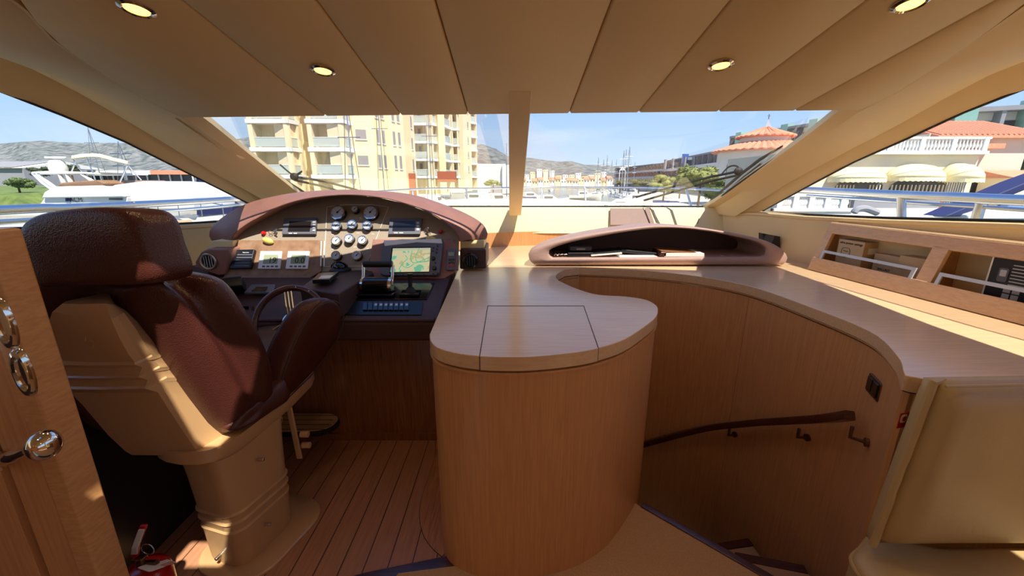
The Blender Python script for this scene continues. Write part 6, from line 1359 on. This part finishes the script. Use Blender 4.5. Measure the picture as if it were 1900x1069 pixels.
# big white yacht in the left window
YT = thing('motor_yacht', 'large white motor yacht with flybridge and cream canopy in left window', 'yacht', aY(240, 400, 19))
Yy = 19.0
yp = lambda x, y, d=0: aY(x, y, Yy + d)
def side(poly, d0, d1, nm, m, bevel=.06, par=YT):
    a = [yp(x, y, 0) for x, y in poly]; return MB().prism([p + Vector((0, d0, 0)) for p in a], (0, d1 - d0, 0)).build(nm, m, par, bevel=bevel)
hullr = [(-9, 1.0), (-4, 1.1), (0, 1.05), (3, .8), (5.2, .45), (6.4, .05)]
x_a = yp(30, 400).x; x_b = yp(470, 405).x
b = MB(); L2 = x_b - x_a
b.loft([[Vector((x_a + L2 * u, Yy + 1.9 + v * w_ * 2.0, SEA + zz * (2.1 + .5 * u))) for v, zz in ((-.6, -.1), (-1, .6), (-1, 1), (1, 1), (1, .6), (.6, -.1))] for u, w_ in ((-.3, .9), (0, 1), (.3, 1), (.6, .8), (.85, .4), (1.02, .03))]); b.build('hull', 'white_gelcoat', YT, smooth=True, angle=40)
side([(72, 374), (88, 352), (196, 350), (232, 366), (232, 386), (60, 390)], .1, 3.6, 'main_cabin', 'white_gelcoat')
side([(84, 356), (102, 346), (190, 344), (226, 352), (232, 366), (78, 368)], -.05, 3.8, 'flybridge_base', 'white_gelcoat')
side([(190, 344), (250, 336), (290, 339), (330, 350), (345, 362), (350, 392), (196, 392)], .3, 3.4, 'foredeck_house', 'white_gelcoat', .15)
side([(104, 346), (112, 339), (180, 334), (196, 340), (190, 346)], .0, 3.7, 'flybridge_coaming', 'leather_tan')
side([(200, 368), (224, 368), (224, 371), (200, 371)], .05, .1, 'hull_window', 'window_dark', .0)
text('ACM', 'lettering', 'black_ink', .28, frame(yp(138, 371) + Vector((0, .07, 0)), (1, 0, 0), (0, 0, 1)), YT); 
for i in range(2): side([(119 + i * 5, 367), (123 + i * 5, 367), (123 + i * 5, 374), (119 + i * 5, 374)], .05, .1, 'emblem', 'navy_canvas', 0)
b = MB()
for d in (.3, 3.3):
    for l in (((62, 322), (80, 340), (100, 354)), ((68, 321), (84, 336), (104, 350)), ((62, 322), (100, 320), (150, 322), (176, 340)), ((110, 322), (118, 340)), ((124, 323), (132, 340))): b.tube([yp(x, y, d) for x, y in l], .09, 6)
b.build('radar_arch', 'white_gelcoat', YT, smooth=True)
side([(62, 320), (150, 319), (156, 323), (64, 324)], .2, 3.4, 'arch_roof', 'white_gelcoat', .03)
b = MB(); c = yp(108, 312, 1.8); b.lathe([(.32, -.25), (.36, 0), (.3, .3), (.2, .38)], Matrix.Translation(c)); b.build('radar_dome', 'white_gelcoat', YT, smooth=True); MB().box(c + Vector((0, 0, .5)), (1.0, .12, .1)).build('radar_scanner', 'white_gelcoat', YT, bevel=.02)
rg_ = []
for u in range(9):
    s = u / 8; x = 133 + 104 * s; y = 292 - 4 * math.sin(math.pi * min(1, s * 1.4)) + 12 * max(0, s - .5) ** 1.3 * 2; rg_.append([yp(x, y + q[1], q[0]) for q in ((.4, 3), (.5, 0), (1.8, -2.5), (3.1, 0), (3.2, 3))])
MB().loft(rg_, closed=False, caps=False).build('canopy', 'awning_canvas', YT, smooth=True, solid=.04, angle=70)
b = MB()
for d in (.5, 3.1):
    for l in (((134, 294), (150, 316), (176, 345)), ((160, 292), (172, 320), (180, 345)), ((236, 306), (226, 330), (222, 338)), ((236, 306), (262, 334)), ((140, 300), (132, 320))): b.tube([yp(x, y, d) for x, y in l], .03, 5)
b.build('canopy_frame', 'steel', YT)
rt = [yp(x, y, .0) for x, y in ((258, 382), (300, 376), (345, 374), (390, 376), (430, 384))]
MB().tube(rt, .025, 6).build('deck_rail', 'steel', YT)
for x in (275, 292, 330, 372, 412): MB().cyl(yp(x, 378), yp(x + 3, 402), .02, n=5).build('rail_post', 'steel', YT)
MB().box(yp(302, 402, -.3), (.25, .2, .5)).build('bollard', 'steel', YT, bevel=.03); side([(290, 411), (350, 408), (352, 414), (290, 416)], -.4, .2, 'teak_strip', 'oak_top', .01)
# other distant lamp post in the basin
t = thing('pavilion', 'small white pointed pavilion among the masts', 'pavilion', aY(1155, 345, 170)); p = aY(1155, 309, 170); q = [aY(x, 316, y) for x, y in ((1150, 168), (1161, 168), (1161, 172), (1150, 172))]
MB().add([p] + q, [(0, 1, 2), (0, 2, 3), (0, 3, 4), (0, 4, 1), (4, 3, 2, 1)]).build('roof', 'slab_white', t)
for v in q: MB().cyl(v, Vector((v.x, v.y, SEA)), .15, n=6).build('post', 'slab_white', t)
t = thing('pontoon', 'grey floating pontoon reaching across the right of the basin', 'pontoon', (8, 45, SEA + .3)); MB().bx(aY(1100, 345, 45).x, aY(1240, 345, 45).x, 44, 45.5, SEA, SEA + .45).build('deck', 'concrete_grey', t, bevel=.03)
